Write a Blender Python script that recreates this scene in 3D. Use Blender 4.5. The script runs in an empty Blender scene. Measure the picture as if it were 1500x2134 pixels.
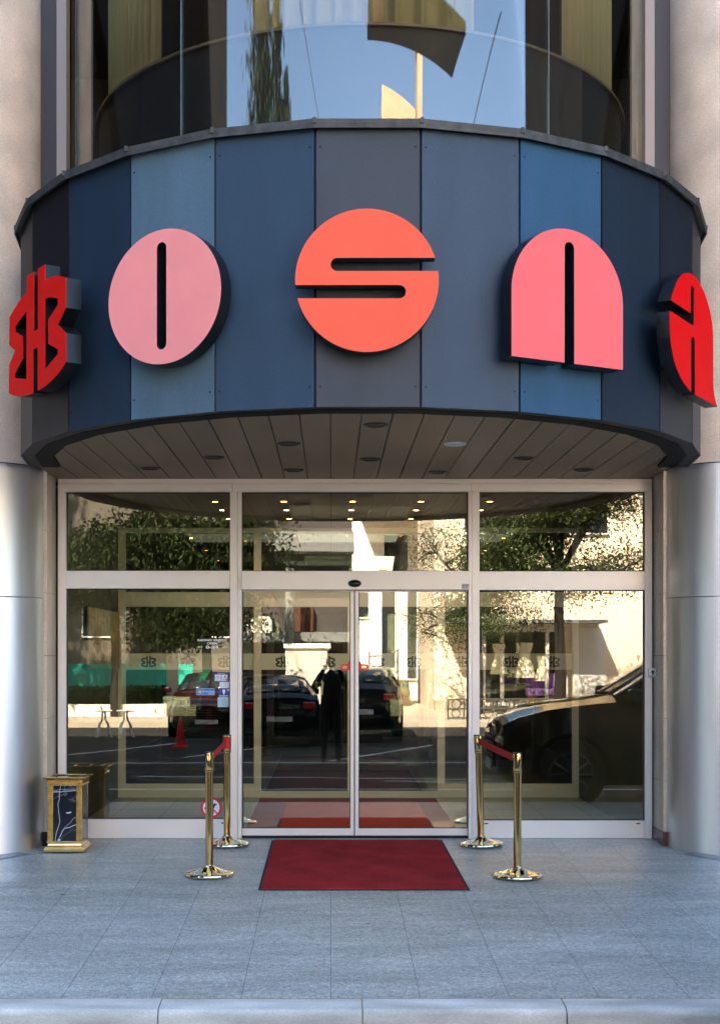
import bpy, bmesh, math, random
from mathutils import Vector, Matrix
R = math.radians
PI = math.pi
S = bpy.context.scene
COL = S.collection
random.seed(7)

# ------------------------------------------------------------------ camera
EYE = 1.5785
cam_d = bpy.data.cameras.new('camera')
cam_d.sensor_fit = 'HORIZONTAL'; cam_d.sensor_width = 36.0
cam_d.lens = 2780 / 1500 * 36
cam_d.shift_x = 0.04; cam_d.shift_y = 0.1967
cam_d.clip_start = 0.02; cam_d.clip_end = 600
cam = bpy.data.objects.new('camera', cam_d)
cam.location = (-0.199, -11.38, EYE); cam.rotation_euler = (R(90), 0, 0)
COL.objects.link(cam); S.camera = cam

# ------------------------------------------------------------------ world, sun, exposure
SUN_EL, SUN_AZ = 44, -22          # azimuth measured from +Y towards +X
W = bpy.data.worlds.new('World'); S.world = W; W.use_nodes = True
wn = W.node_tree.nodes; wl = W.node_tree.links
sky = wn.new('ShaderNodeTexSky'); sky.sky_type = 'NISHITA'; sky.sun_disc = False
sky.sun_elevation = R(SUN_EL); sky.sun_rotation = R(SUN_AZ)
sky.dust_density = 1.6; sky.ozone_density = 1.3
wn['Background'].inputs['Strength'].default_value = 0.105
wl.new(sky.outputs[0], wn['Background'].inputs['Color'])
sd = bpy.data.lights.new('sun', 'SUN'); sd.energy = 5.0; sd.angle = R(0.5); sd.color = (1.0, 0.87, 0.72)
so = bpy.data.objects.new('sun', sd); COL.objects.link(so)
dirv = Vector((math.sin(R(SUN_AZ)) * math.cos(R(SUN_EL)), math.cos(R(SUN_AZ)) * math.cos(R(SUN_EL)), math.sin(R(SUN_EL))))
so.rotation_euler = dirv.to_track_quat('Z', 'Y').to_euler(); so.location = dirv * 60
S.view_settings.view_transform = 'Standard'; S.view_settings.look = 'None'
S.view_settings.gamma = 1; S.view_settings.use_curve_mapping = False
S.view_settings.exposure = 3.2
cy = S.cycles
cy.max_bounces = 10; cy.diffuse_bounces = 5; cy.glossy_bounces = 6; cy.transmission_bounces = 8
cy.transparent_max_bounces = 32; cy.caustics_reflective = False; cy.caustics_refractive = False
cy.sample_clamp_indirect = 6; cy.use_denoising = True

# ------------------------------------------------------------------ materials
def nt(name):
    m = bpy.data.materials.new(name); m.use_nodes = True
    return m, m.node_tree.nodes, m.node_tree.links, m.node_tree.nodes['Principled BSDF']

def mat(name, col, rough=0.5, metal=0.0, var=0.0, scale=6.0, bump=0.0, bscale=60.0, coat=0.0, spec=0.5, fine=0.0, fscale=200.0, stretch=None):
    m, n, l, b = nt(name)
    b.inputs['Base Color'].default_value = (*col, 1); b.inputs['Roughness'].default_value = rough
    b.inputs['Metallic'].default_value = metal; b.inputs['Coat Weight'].default_value = coat
    b.inputs['Specular IOR Level'].default_value = spec
    tc = n.new('ShaderNodeTexCoord'); src = tc.outputs['Object']
    if stretch:
        mp = n.new('ShaderNodeMapping'); mp.inputs['Scale'].default_value = stretch
        l.new(src, mp.inputs['Vector']); src = mp.outputs['Vector']
    if var or fine:
        cur = None
        for amt, sc_, det in ((var, scale, 5), (fine, fscale, 2)):
            if not amt: continue
            t = n.new('ShaderNodeTexNoise'); t.inputs['Scale'].default_value = sc_; t.inputs['Detail'].default_value = det
            l.new(src, t.inputs['Vector'])
            mr = n.new('ShaderNodeMapRange'); mr.inputs['From Min'].default_value = 0.3; mr.inputs['From Max'].default_value = 0.7
            mr.inputs['To Min'].default_value = 1 - amt; mr.inputs['To Max'].default_value = 1 + amt
            l.new(t.outputs['Fac'], mr.inputs['Value'])
            if cur is None: cur = mr.outputs[0]
            else:
                mu = n.new('ShaderNodeMath'); mu.operation = 'MULTIPLY'; l.new(cur, mu.inputs[0]); l.new(mr.outputs[0], mu.inputs[1]); cur = mu.outputs[0]
        vm = n.new('ShaderNodeVectorMath'); vm.operation = 'SCALE'; vm.inputs[0].default_value = col
        l.new(cur, vm.inputs['Scale']); l.new(vm.outputs[0], b.inputs['Base Color'])
    if bump:
        t = n.new('ShaderNodeTexNoise'); t.inputs['Scale'].default_value = bscale; t.inputs['Detail'].default_value = 3
        l.new(src, t.inputs['Vector'])
        bp = n.new('ShaderNodeBump'); bp.inputs['Strength'].default_value = bump; bp.inputs['Distance'].default_value = 0.01
        l.new(t.outputs['Fac'], bp.inputs['Height']); l.new(bp.outputs[0], b.inputs['Normal'])
    return m

def emit(name, col, s):
    m, n, l, b = nt(name)
    b.inputs['Base Color'].default_value = (*col, 1); b.inputs['Emission Color'].default_value = (*col, 1); b.inputs['Emission Strength'].default_value = s
    return m

def glass(name, tint, base, refl=(1, 1, 1), wav=0.0, wscale=1.5, rough=0.0, fk=1.0):
    m, n, l, b = nt(name); n.remove(b); out = n['Material Output']
    tr = n.new('ShaderNodeBsdfTransparent'); tr.inputs[0].default_value = (*tint, 1)
    gl = n.new('ShaderNodeBsdfGlossy'); gl.inputs[0].default_value = (*refl, 1); gl.inputs['Roughness'].default_value = rough
    fr = n.new('ShaderNodeFresnel'); fr.inputs[0].default_value = 1.5
    ad = n.new('ShaderNodeMath'); ad.operation = 'ADD'; ad.inputs[1].default_value = base; ad.use_clamp = True
    mx = n.new('ShaderNodeMixShader')
    fm = n.new('ShaderNodeMath'); fm.operation = 'MULTIPLY'; fm.inputs[1].default_value = fk; l.new(fr.outputs[0], fm.inputs[0])
    l.new(fm.outputs[0], ad.inputs[0]); l.new(ad.outputs[0], mx.inputs[0]); l.new(tr.outputs[0], mx.inputs[1]); l.new(gl.outputs[0], mx.inputs[2])
    l.new(mx.outputs[0], out.inputs[0])
    if wav:
        tc = n.new('ShaderNodeTexCoord'); t = n.new('ShaderNodeTexNoise'); t.inputs['Scale'].default_value = wscale; t.inputs['Detail'].default_value = 1
        bp = n.new('ShaderNodeBump'); bp.inputs['Strength'].default_value = wav; bp.inputs['Distance'].default_value = 0.02
        l.new(tc.outputs['Object'], t.inputs['Vector']); l.new(t.outputs['Fac'], bp.inputs['Height']); l.new(bp.outputs[0], gl.inputs['Normal'])
    return m

M = {}
M['frame'] = mat('champagne_aluminium', (0.80, 0.745, 0.69), 0.38, 0.12, var=0.03, scale=3)
M['gasket'] = mat('black_gasket', (0.01, 0.01, 0.01), 0.6)
M['glass'] = glass('clear_glass', (0.86, 0.90, 0.81), 0.085, (1.0, 0.94, 0.86), wav=0.02, wscale=1.2)
M['glass_in'] = glass('inner_glass', (0.8, 0.83, 0.75), 0.02)
M['bayglass'] = glass('tinted_bay_glass', (0.84, 0.82, 0.74), 0.105, (0.92, 0.96, 1.0), wav=0.02, wscale=1.5, fk=0.2)
M['concrete'] = mat('rendered_concrete', (0.72, 0.565, 0.43), 0.85, var=0.17, scale=2.6, bump=0.3, bscale=110, fine=0.16, fscale=130)
M['steel'] = mat('brushed_steel', (0.72, 0.72, 0.73), 0.42, 1.0, var=0.10, scale=2.5, stretch=(3, 3, 0.25))
M['cap'] = mat('weathered_flashing', (0.065, 0.064, 0.058), 0.6, 0.3, var=0.4, scale=14)
M['black'] = mat('black_metal', (0.006, 0.006, 0.008), 0.45, spec=.25)
M['ledge'] = mat('dark_underside', (0.006, 0.006, 0.008), 0.6, spec=.1)
M['soffit'] = mat('bronze_soffit', (0.22, 0.155, 0.098), 0.40, 0.0, var=0.10, scale=1.6, stretch=(4, 0.6, 1), bump=0.06, bscale=2.5, spec=.35)
M['brass'] = mat('polished_brass', (0.80, 0.55, 0.22), 0.10, 1.0, var=0.12, scale=9)
M['brass_pale'] = mat('pale_polished_brass', (0.86, 0.70, 0.45), 0.06, 1.0)
M['brass_dull'] = mat('worn_brass', (0.60, 0.40, 0.14), 0.24, 1.0, var=0.3, scale=22)
M['belt'] = mat('red_webbing', (0.55, 0.02, 0.02), 0.7, bump=0.2, bscale=300)
M['mat_red'] = mat('red_carpet', (0.43, 0.034, 0.034), 0.95, spec=.1, var=0.24, scale=3.0, bump=0.9, bscale=260, fine=0.45, fscale=190)
M['mat_edge'] = mat('dark_rubber_edge', (0.035, 0.02, 0.03), 0.8)
M['carpet_dark'] = mat('dark_red_carpet', (0.20, 0.016, 0.014), 0.95, fine=0.3)
M['travertine'] = mat('stone_cladding', (0.64, 0.55, 0.43), 0.30, var=0.14, scale=4, fine=0.1, fscale=60)
M['skirt_red'] = mat('red_granite', (0.11, 0.035, 0.03), 0.25, fine=0.4, fscale=150)
M['white'] = mat('white_paint', (0.8, 0.8, 0.8), 0.5)
M['red'] = mat('red_print', (0.62, 0.01, 0.03), 0.5)
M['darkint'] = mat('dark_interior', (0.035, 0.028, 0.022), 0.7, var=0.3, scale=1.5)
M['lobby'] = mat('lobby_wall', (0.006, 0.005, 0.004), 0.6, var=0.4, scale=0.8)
M['intfloor'] = mat('lobby_floor', (0.20, 0.20, 0.18), 0.3, var=0.1, scale=3, fine=0.2)
M['frost'] = mat('frosted_band', (0.72, 0.74, 0.66), 0.6)
M['bulb'] = emit('lit_bulb', (1.0, 0.72, 0.4), 2.0)
M['asphalt'] = mat('asphalt', (0.022, 0.022, 0.024), 0.9, spec=.2, var=0.25, scale=0.7, fine=0.3, fscale=60, bump=0.3, bscale=120)
M['marking'] = mat('road_paint', (0.62, 0.62, 0.6), 0.7, var=0.15, scale=9)
M['kerb'] = mat('kerb_stone', (0.52, 0.51, 0.455), 0.7, var=0.32, scale=3.0, fine=0.16, fscale=120, stretch=(0.6, 2.0, 3.0))
M['pave_far'] = mat('far_pavement', (0.42, 0.37, 0.31), 0.85, var=0.15, scale=1)
M['cream'] = mat('cream_render', (0.80, 0.68, 0.56), 0.85, var=0.08, scale=0.6)
M['whitewall'] = mat('white_render', (0.80, 0.77, 0.72), 0.8, var=0.06, scale=0.7)
M['tan'] = mat('tan_render', (0.55, 0.40, 0.24), 0.85, var=0.15, scale=1.2)
M['dkclad'] = mat('dark_cladding', (0.05, 0.042, 0.045), 0.6, var=0.3, scale=0.5)
M['blackclad'] = mat('near_black_cladding', (0.008, 0.0075, 0.009), 0.8, spec=.1, var=0.4, scale=0.4)
M['winglass'] = mat('dark_window_glass', (0.02, 0.025, 0.03), 0.08)
M['greyband'] = mat('grey_slab', (0.17, 0.18, 0.19), 0.8, var=0.1)
M['rust'] = mat('red_brown_panel', (0.07, 0.018, 0.008), 0.7)
M['teal'] = mat('teal_hoarding', (0.02, 0.42, 0.33), 0.5, var=0.25, scale=0.8)
M['hedge'] = mat('hedge_leaves', (0.05, 0.13, 0.02), 0.7, var=0.4, scale=3)
M['leaf'] = mat('tree_leaves', (0.035, 0.055, 0.014), 0.7, spec=.2, var=0.5, scale=0.9)
M['leafdk'] = mat('dark_tree_leaves', (0.018, 0.030, 0.009), 0.7, spec=.2, var=0.5, scale=0.9)
M['bark'] = mat('tree_bark', (0.012, 0.009, 0.007), 0.9, bump=0.6, bscale=20)
M['carblack'] = mat('black_car_paint', (0.004, 0.006, 0.010), 0.10, coat=.25, spec=.3)
M['cardk'] = mat('dark_grey_car_paint', (0.012, 0.013, 0.016), 0.15, coat=.4)
M['carred'] = mat('maroon_car_paint', (0.03, 0.004, 0.004), 0.15, coat=.4)
M['tyre'] = mat('tyre_rubber', (0.015, 0.015, 0.015), 0.8)
M['rim'] = mat('alloy_rim', (0.10, 0.10, 0.11), 0.3, 0.9)
M['lens'] = mat('lamp_lens', (0.7, 0.72, 0.75), 0.05, coat=1.0)
M['amber'] = mat('amber_lens', (0.8, 0.3, 0.03), 0.1, coat=1.0)
M['taillamp'] = mat('red_lens', (0.5, 0.01, 0.01), 0.1, coat=1.0)
M['iron'] = mat('painted_iron', (0.05, 0.06, 0.05), 0.5)
M['dress'] = mat('cream_fabric', (0.75, 0.7, 0.55), 0.9)
M['purple'] = mat('purple_fabric', (0.30, 0.17, 0.45), 0.9)
M['wood'] = mat('orange_wood', (0.5, 0.24, 0.08), 0.5, var=0.2, scale=8)
M['shopwall'] = mat('shop_interior', (0.06, 0.07, 0.06), 0.7)
M['curtain'] = mat('yellow_green_curtain', (0.64, 0.61, 0.40), 0.9, var=0.08, scale=2)
M['curtain_gold'] = mat('gold_curtain', (0.42, 0.33, 0.17), 0.85, var=0.12, scale=3)
M['parapet'] = mat('dark_spandrel', (0.028, 0.026, 0.032), 0.5, var=0.1, scale=3)
M['post'] = mat('bronze_post', (0.30, 0.235, 0.20), 0.5, 0.3)
M['cloth'] = mat('dark_clothing', (0.012, 0.012, 0.014), 0.9)
M['skin'] = mat('skin', (0.5, 0.28, 0.19), 0.5)
M['hair'] = mat('dark_hair', (0.02, 0.012, 0.008), 0.6)

def grass_floor():
    m, n, l, b = nt('granite_paving')
    tc = n.new('ShaderNodeTexCoord'); sp = n.new('ShaderNodeSeparateXYZ'); l.new(tc.outputs['Object'], sp.inputs[0])
    def math_(op, a, bb=None):
        x = n.new('ShaderNodeMath'); x.operation = op
        for i, v in enumerate((a, bb)):
            if v is None: continue
            if isinstance(v, (int, float)): x.inputs[i].default_value = v
            else: l.new(v, x.inputs[i])
        return x.outputs[0]
    def joint(v, off, step, w):
        a = math_('DIVIDE', math_('SUBTRACT', v, off), step)
        f = math_('FRACT', a); d = math_('MINIMUM', f, math_('SUBTRACT', 1.0, f))
        return math_('LESS_THAN', math_('MULTIPLY', d, step), w), math_('FLOOR', a)
    jx, ix = joint(sp.outputs[0], -0.2015 - 20 * .4635, .4635, 0.0022)
    jy, iy = joint(sp.outputs[1], -1.75 - 20 * .56, .56, 0.0013)
    # strong transverse joint at the crease between polished and flamed slabs
    jz = math_('LESS_THAN', math_('ABSOLUTE', math_('ADD', sp.outputs[1], 1.75)), 0.0035)
    j = math_('MAXIMUM', math_('MAXIMUM', jx, math_('MULTIPLY', jy, 0.55)), jz)
    cb = n.new('ShaderNodeCombineXYZ'); l.new(ix, cb.inputs[0]); l.new(iy, cb.inputs[1])
    wn_ = n.new('ShaderNodeTexWhiteNoise'); wn_.noise_dimensions = '2D'; l.new(cb.outputs[0], wn_.inputs['Vector'])
    tile = n.new('ShaderNodeMapRange'); tile.inputs['To Min'].default_value = 0.96; tile.inputs['To Max'].default_value = 1.04; l.new(wn_.outputs['Value'], tile.inputs['Value'])
    def noise(sc_, det, lo, hi, fmin=.3, fmax=.7, stretch=None):
        t = n.new('ShaderNodeTexNoise'); t.inputs['Scale'].default_value = sc_; t.inputs['Detail'].default_value = det
        if stretch:
            mp = n.new('ShaderNodeMapping'); mp.inputs['Scale'].default_value = stretch; l.new(tc.outputs['Object'], mp.inputs[0]); l.new(mp.outputs[0], t.inputs['Vector'])
        else: l.new(tc.outputs['Object'], t.inputs['Vector'])
        mr = n.new('ShaderNodeMapRange'); mr.inputs['From Min'].default_value = fmin; mr.inputs['From Max'].default_value = fmax
        mr.inputs['To Min'].default_value = lo; mr.inputs['To Max'].default_value = hi; l.new(t.outputs['Fac'], mr.inputs['Value']); return mr.outputs[0]
    g = math_('MULTIPLY', noise(110, 3, 0.52, 1.46), noise(38, 4, 0.72, 1.28))
    g = math_('MULTIPLY', g, noise(1.6, 6, 0.80, 1.18, stretch=(0.7, 2.2, 1)))
    g = math_('MULTIPLY', g, noise(6, 5, 0.86, 1.12, stretch=(0.5, 2.5, 1)))
    g = math_('MULTIPLY', g, tile.outputs[0])
    # small dark gum spots
    sp2 = n.new('ShaderNodeTexVoronoi'); sp2.inputs['Scale'].default_value = 2.1; l.new(tc.outputs['Object'], sp2.inputs['Vector'])
    spot = math_('LESS_THAN', sp2.outputs['Distance'], 0.042)
    g = math_('MULTIPLY', g, math_('SUBTRACT', 1.0, math_('MULTIPLY', spot, 0.6)))
    g = math_('MULTIPLY', g, math_('SUBTRACT', 1.0, math_('MULTIPLY', j, 0.58)))
    vm = n.new('ShaderNodeVectorMath'); vm.operation = 'SCALE'; vm.inputs[0].default_value = (0.385, 0.405, 0.365); l.new(g, vm.inputs['Scale'])
    l.new(vm.outputs[0], b.inputs['Base Color'])
    # polished near the door, flamed towards the kerb
    mr = n.new('ShaderNodeMapRange'); mr.inputs['From Min'].default_value = -2.0; mr.inputs['From Max'].default_value = -1.5
    mr.inputs['To Min'].default_value = 0.5; mr.inputs['To Max'].default_value = 0.30; l.new(sp.outputs[1], mr.inputs['Value'])
    l.new(mr.outputs[0], b.inputs['Roughness'])
    bp = n.new('ShaderNodeBump'); bp.inputs['Strength'].default_value = 0.25; bp.inputs['Distance'].default_value = 0.004
    l.new(g, bp.inputs['Height']); l.new(bp.outputs[0], b.inputs['Normal'])
    return m
M['paving'] = grass_floor()

# ------------------------------------------------------------------ mesh helpers
def link(name, me, parent=None, mats=None, loc=None, rot=None):
    o = bpy.data.objects.new(name, me); COL.objects.link(o)
    if mats:
        for m in (mats if isinstance(mats, (list, tuple)) else [mats]): me.materials.append(m)
    if parent is not None: o.parent = parent
    if loc is not None: o.location = loc
    if rot is not None: o.rotation_euler = rot
    return o

class B:
    """collects shapes into one mesh"""
    def __init__(s): s.bm = bmesh.new(); s.mi = 0
    def _f(s, vs, smooth=False):
        try:
            f = s.bm.faces.new(vs); f.material_index = s.mi; f.smooth = smooth; return f
        except ValueError: return None
    def box(s, x0, x1, y0, y1, z0, z1):
        v = [s.bm.verts.new((x, y, z)) for z in (z0, z1) for y in (y0, y1) for x in (x0, x1)]
        for q in ((0, 2, 3, 1), (4, 5, 7, 6), (0, 1, 5, 4), (2, 6, 7, 3), (0, 4, 6, 2), (1, 3, 7, 5)): s._f([v[i] for i in q])
        return s
    def quad(s, a, b, c, d): s._f([s.bm.verts.new(p) for p in (a, b, c, d)]); return s
    def prism(s, pts, z0, z1, smooth=False):
        lo = [s.bm.verts.new((x, y, z0)) for x, y in pts]; hi = [s.bm.verts.new((x, y, z1)) for x, y in pts]
        k = len(pts)
        for i in range(k): s._f([lo[i], lo[(i + 1) % k], hi[(i + 1) % k], hi[i]], smooth)
        s._f(hi); s._f(lo[::-1]); return s
    def prism_y(s, pts, y0, y1):     # pts in x,z
        lo = [s.bm.verts.new((x, y0, z)) for x, z in pts]; hi = [s.bm.verts.new((x, y1, z)) for x, z in pts]
        k = len(pts)
        for i in range(k): s._f([lo[i], lo[(i + 1) % k], hi[(i + 1) % k], hi[i]])
        s._f(hi[::-1]); s._f(lo); return s
    def lathe(s, prof, c=(0, 0, 0), seg=32, axis='Z', a0=0, a1=2 * PI, smooth=True, cap=True):
        full = abs(a1 - a0 - 2 * PI) < 1e-6
        rings = []
        for r, h in prof:
            ring = []
            for i in range(seg if full else seg + 1):
                a = a0 + (a1 - a0) * i / seg; x, y = r * math.cos(a), r * math.sin(a)
                p = {'Z': (x, y, h), 'Y': (x, h, y), 'X': (h, x, y)}[axis]
                ring.append(s.bm.verts.new((p[0] + c[0], p[1] + c[1], p[2] + c[2])))
            rings.append(ring)
        k = len(rings[0])
        for a, b in zip(rings, rings[1:]):
            for i in range(k if full else k - 1): s._f([a[i], a[(i + 1) % k], b[(i + 1) % k], b[i]], smooth)
        if full and cap:
            if prof[0][0] > 1e-6: s._f(rings[0][::-1])
            if prof[-1][0] > 1e-6: s._f(rings[-1])
        return s
    def tube(s, pts, r, seg=8, rend=None):
        pts = [Vector(p) for p in pts]; rings = []
        for i, p in enumerate(pts):
            d = (pts[min(i + 1, len(pts) - 1)] - pts[max(i - 1, 0)]).normalized()
            u = d.orthogonal().normalized() if i == 0 else (u - d * u.dot(d)).normalized()
            w = d.cross(u); rr = r if rend is None else r + (rend - r) * i / (len(pts) - 1)
            rings.append([s.bm.verts.new(p + (u * math.cos(2 * PI * k / seg) + w * math.sin(2 * PI * k / seg)) * rr) for k in range(seg)])
        for a, b in zip(rings, rings[1:]):
            for i in range(seg): s._f([a[i], a[(i + 1) % seg], b[(i + 1) % seg], b[i]], True)
        s._f(rings[0][::-1]); s._f(rings[-1]); return s
    def obj(s, name, m, parent=None, bevel=0, **k):
        bmesh.ops.recalc_face_normals(s.bm, faces=s.bm.faces)
        me = bpy.data.meshes.new(name); s.bm.to_mesh(me); s.bm.free(); me.set_sharp_from_angle(angle=R(32))
        o = link(name, me, parent, m, **k)
        if bevel:
            md = o.modifiers.new('bevel', 'BEVEL'); md.width = bevel; md.segments = 2; md.limit_method = 'ANGLE'; md.angle_limit = R(40)
        return o

def tag(o, label=None, cat=None, group=None, kind=None):
    if label: o['label'] = label
    if cat: o['category'] = cat
    if group: o['group'] = group
    if kind: o['kind'] = kind
    return o
def thing(name, loc, label, cat, group=None, rot=(0, 0, 0)):
    o = bpy.data.objects.new(name, None); COL.objects.link(o); o.location = loc; o.rotation_euler = rot; o.empty_display_size = 0.1
    return tag(o, label, cat, group)
def box(name, m, parent, *d, bevel=0, **k): return B().box(*d).obj(name, m, parent, bevel=bevel, **k)

def shape(name, loops, depth, m, parent=None, loc=(0, 0, 0), rotz=0, y0=0.0, smooth=False):
    """flat outline (x,z) with holes -> solid between y0 and y0+depth"""
    cu = bpy.data.curves.new(name, 'CURVE'); cu.dimensions = '2D'; cu.fill_mode = 'BOTH'; cu.extrude = depth / 2
    for lp in loops:
        sp = cu.splines.new('POLY'); sp.points.add(len(lp) - 1); sp.use_cyclic_u = True
        for i, (x, z) in enumerate(lp): sp.points[i].co = (x, z, 0, 1)
    t = bpy.data.objects.new('tmp', cu); COL.objects.link(t)
    dg = bpy.context.evaluated_depsgraph_get(); me = bpy.data.meshes.new_from_object(t.evaluated_get(dg))
    bpy.data.objects.remove(t); bpy.data.curves.remove(cu)
    me.transform(Matrix.Translation((0, y0 + depth / 2, 0)) @ Matrix.Rotation(R(90), 4, 'X'))
    me.materials.clear(); me.name = name; me.shade_smooth(); me.set_sharp_from_angle(angle=R(22))
    return link(name, me, parent, m, loc=loc, rot=(0, 0, rotz))

def text(name, body, size, m, parent, loc, sx=1.0, bold=0.0, depth=0.001, align='CENTER'):
    cu = bpy.data.curves.new(name, 'FONT'); cu.body = body; cu.size = size; cu.align_x = align; cu.align_y = 'CENTER'
    cu.offset = bold; cu.extrude = depth
    t = bpy.data.objects.new('tmp', cu); COL.objects.link(t)
    dg = bpy.context.evaluated_depsgraph_get(); me = bpy.data.meshes.new_from_object(t.evaluated_get(dg))
    bpy.data.objects.remove(t); bpy.data.curves.remove(cu)
    me.transform(Matrix.Rotation(R(90), 4, 'X') @ Matrix.Diagonal((sx, 1, 1, 1)))
    me.materials.clear(); me.name = name
    return link(name, me, parent, m, loc=loc)

def arc(cx, cz, r, a0, a1, n): return [(cx + r * math.cos(a0 + (a1 - a0) * i / n), cz + r * math.sin(a0 + (a1 - a0) * i / n)) for i in range(n + 1)]
U = .0041
FX = lambda px: (px - 738.5) * U          # facade plane measurements
FZ = lambda py: (1747 - py) * U
gz = lambda y: .0457 * y if y > -4.5 else .0457 * -4.5   # paving falls away from the door

# ------------------------------------------------------------------ ground
b = B()
for x0, x1 in ((-30, 30),):
    b.quad((x0, 0.1, 0.0), (x1, 0.1, 0.0), (x1, 0, 0), (x0, 0, 0)); b.quad((x0, 0, 0), (x1, 0, 0), (x1, -4.49, gz(-4.49)), (x0, -4.49, gz(-4.49)))
tag(b.obj('pavement', M['paving']), kind='structure')
rnd = random.Random(3)
kb = B(); zk = gz(-4.49)
xs = [-1.0515 + 1.03 * i - .02 for i in range(-27, 29)]
prof = [(-4.494, zk - 0.3), (-4.494, zk - .002), (-4.62, zk - .010), (-4.645, zk - .016), (-4.658, zk - .03), (-4.664, zk - .05), (-4.675, zk - 0.135), (-4.675, zk - .3)]
for x in xs:
    a, c = x + .003, x + 1.03 - .003; dz = rnd.uniform(-.0015, .0015); dy = rnd.uniform(-.003, .003)
    v0 = [kb.bm.verts.new((a, y + dy, z + dz)) for y, z in prof]; v1 = [kb.bm.verts.new((c, y + dy, z + dz)) for y, z in prof]
    for i in range(len(prof) - 1): kb._f([v0[i], v1[i], v1[i + 1], v0[i + 1]])
    kb._f(v0); kb._f(v1[::-1])
tag(kb.obj('kerb', M['kerb']), kind='structure')
ZR = zk - .12
b = B(); b.quad((-60, -4.6, ZR), (60, -4.6, ZR), (60, -23.2, ZR - .02), (-60, -23.2, ZR - .02)); tag(b.obj('road', M['asphalt']), kind='structure')
b = B(); b.box(-60, 60, -90, -23.2, ZR - .5, ZR + .11); tag(b.obj('far_pavement', M['pave_far']), kind='structure')
b = B()
for x0, x1, y in ((-6, -1.4, -7.2), (-1.2, 6.0, -7.2)): b.box(x0, x1, y - .05, y + .05, ZR - .002, ZR + .004)
for (xa, ya, xb, yb) in ((-5.5, -13, -3.4, -17), (-2.9, -13, -.8, -17), (-.2, -12.2, 1.9, -16.2), (2.6, -12, 4.6, -16), (5.2, -12, 7.2, -16), (-9, -11.7, 9, -11.9), (-3.2, -9.2, 2.2, -8.7), (.6, -8.4, 4.4, -7.9)):
    d = Vector((xb - xa, yb - ya, 0)).normalized(); n_ = Vector((-d.y, d.x, 0)) * .055
    z = ZR + .004 - .02 * (-(ya + yb) / 2 - 4.6) / 18.6 + .002
    b.quad((xa + n_.x, ya + n_.y, z), (xb + n_.x, yb + n_.y, z), (xb - n_.x, yb - n_.y, z), (xa - n_.x, ya - n_.y, z))
tag(b.obj('road_markings', M['marking']), kind='structure')
# darker inlay bands in the paving by each column
for sx, pts in ((-1, [(-2.72, -.62), (-2.60, -.70), (-3.9, -2.0), (-4.02, -1.9)]), (1, [(2.72, -.62), (2.60, -.70), (3.9, -2.0), (4.02, -1.9)])):
    b = B()
    for off in (0, .26):
        q = [(x + sx * off, y, gz(y) + .004) for x, y in pts]
        b.quad(*q)
    tag(b.obj('pavement_inlay', mat('dark_granite_inlay', (.20, .21, .215), .35, fine=.3, fscale=150)), kind='structure')

# ------------------------------------------------------------------ hotel building body
H = thing('hotel_building', (0, 0, 0), 'hotel building in shade above and beside the curved entrance canopy', 'building')
b = B()
for xa_, xb_ in ((-34, -3.5), (3.5, 34)): b.box(xa_, xb_, .2, 16, -.3, 4.5)
b.obj('ground_floor_wall', M['travertine'], H)
b = B(); b.box(-34, 34, -.45, 16, 7.4, 19.5); b.box(-34, -3.5, .203, 16, 4.502, 7.4); b.box(3.5, 34, .203, 16, 4.502, 7.4); b.box(-3.5, 3.5, 14, 16, -.1, 7.4)
b.obj('wall', M['blackclad'], H)
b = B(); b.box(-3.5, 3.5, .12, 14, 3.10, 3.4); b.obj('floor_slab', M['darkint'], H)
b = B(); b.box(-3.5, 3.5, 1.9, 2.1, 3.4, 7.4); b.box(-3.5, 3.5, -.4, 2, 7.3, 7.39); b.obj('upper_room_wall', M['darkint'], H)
b = B(); b.prism([(.14, -6.5), (2.88, -6.45), (2.72, -5.5), (.14, -5.5)], 7.0, 7.12); sl_ = b.obj('bay_reflection_board', M['dkclad'], H)  # invented board out of view, shaped for the dark patch reflected in the bay
for x in (.3, 2.5): b = B(); b.tube([(x, -6.0, 7.1), (x, -.4, 12.0)], .012, 6); b.obj('added_tie_rod', M['black'], sl_)  # rods added to carry the unseen board
# stone return walls between frame and columns
for sx in (-1, 1):
    b = B(); xa, xb = (2.55, 3.1)
    for k in range(6):
        z0, z1 = (-.05 if k == 0 else .10 + (k - 0) * .5 - .5 + .002 if k else 0), 0
    zs = [.10, .52, 1.04, 1.56, 2.08, 2.60, 3.10]
    ys = [-.34, -.16, .02]
    for z0, z1 in zip(zs, zs[1:]):
        for y0, y1 in zip(ys, ys[1:]):
            x0, x1 = sorted((sx * xa, sx * xb)); b.box(x0, x1, y0 + .0015, y1 - .0015, z0 + .0015, z1 - .0015)
    b.obj('stone_cladding', M['travertine'], H)
    x0, x1 = sorted((sx * 2.56, sx * 3.09)); box('wall_core', M['ledge'], H, x0, x1, -.33, .015, -.2, 3.09)
    x0, x1 = sorted((sx * 2.54, sx * 3.0)); sk = box('skirting', M['skirt_red'] if sx > 0 else M['black'], H, x0, x1, -.36, -.014, -.2, .10)
    if sx > 0: sk['label'] = 'red granite skirting at the foot of the stone wall'

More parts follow.
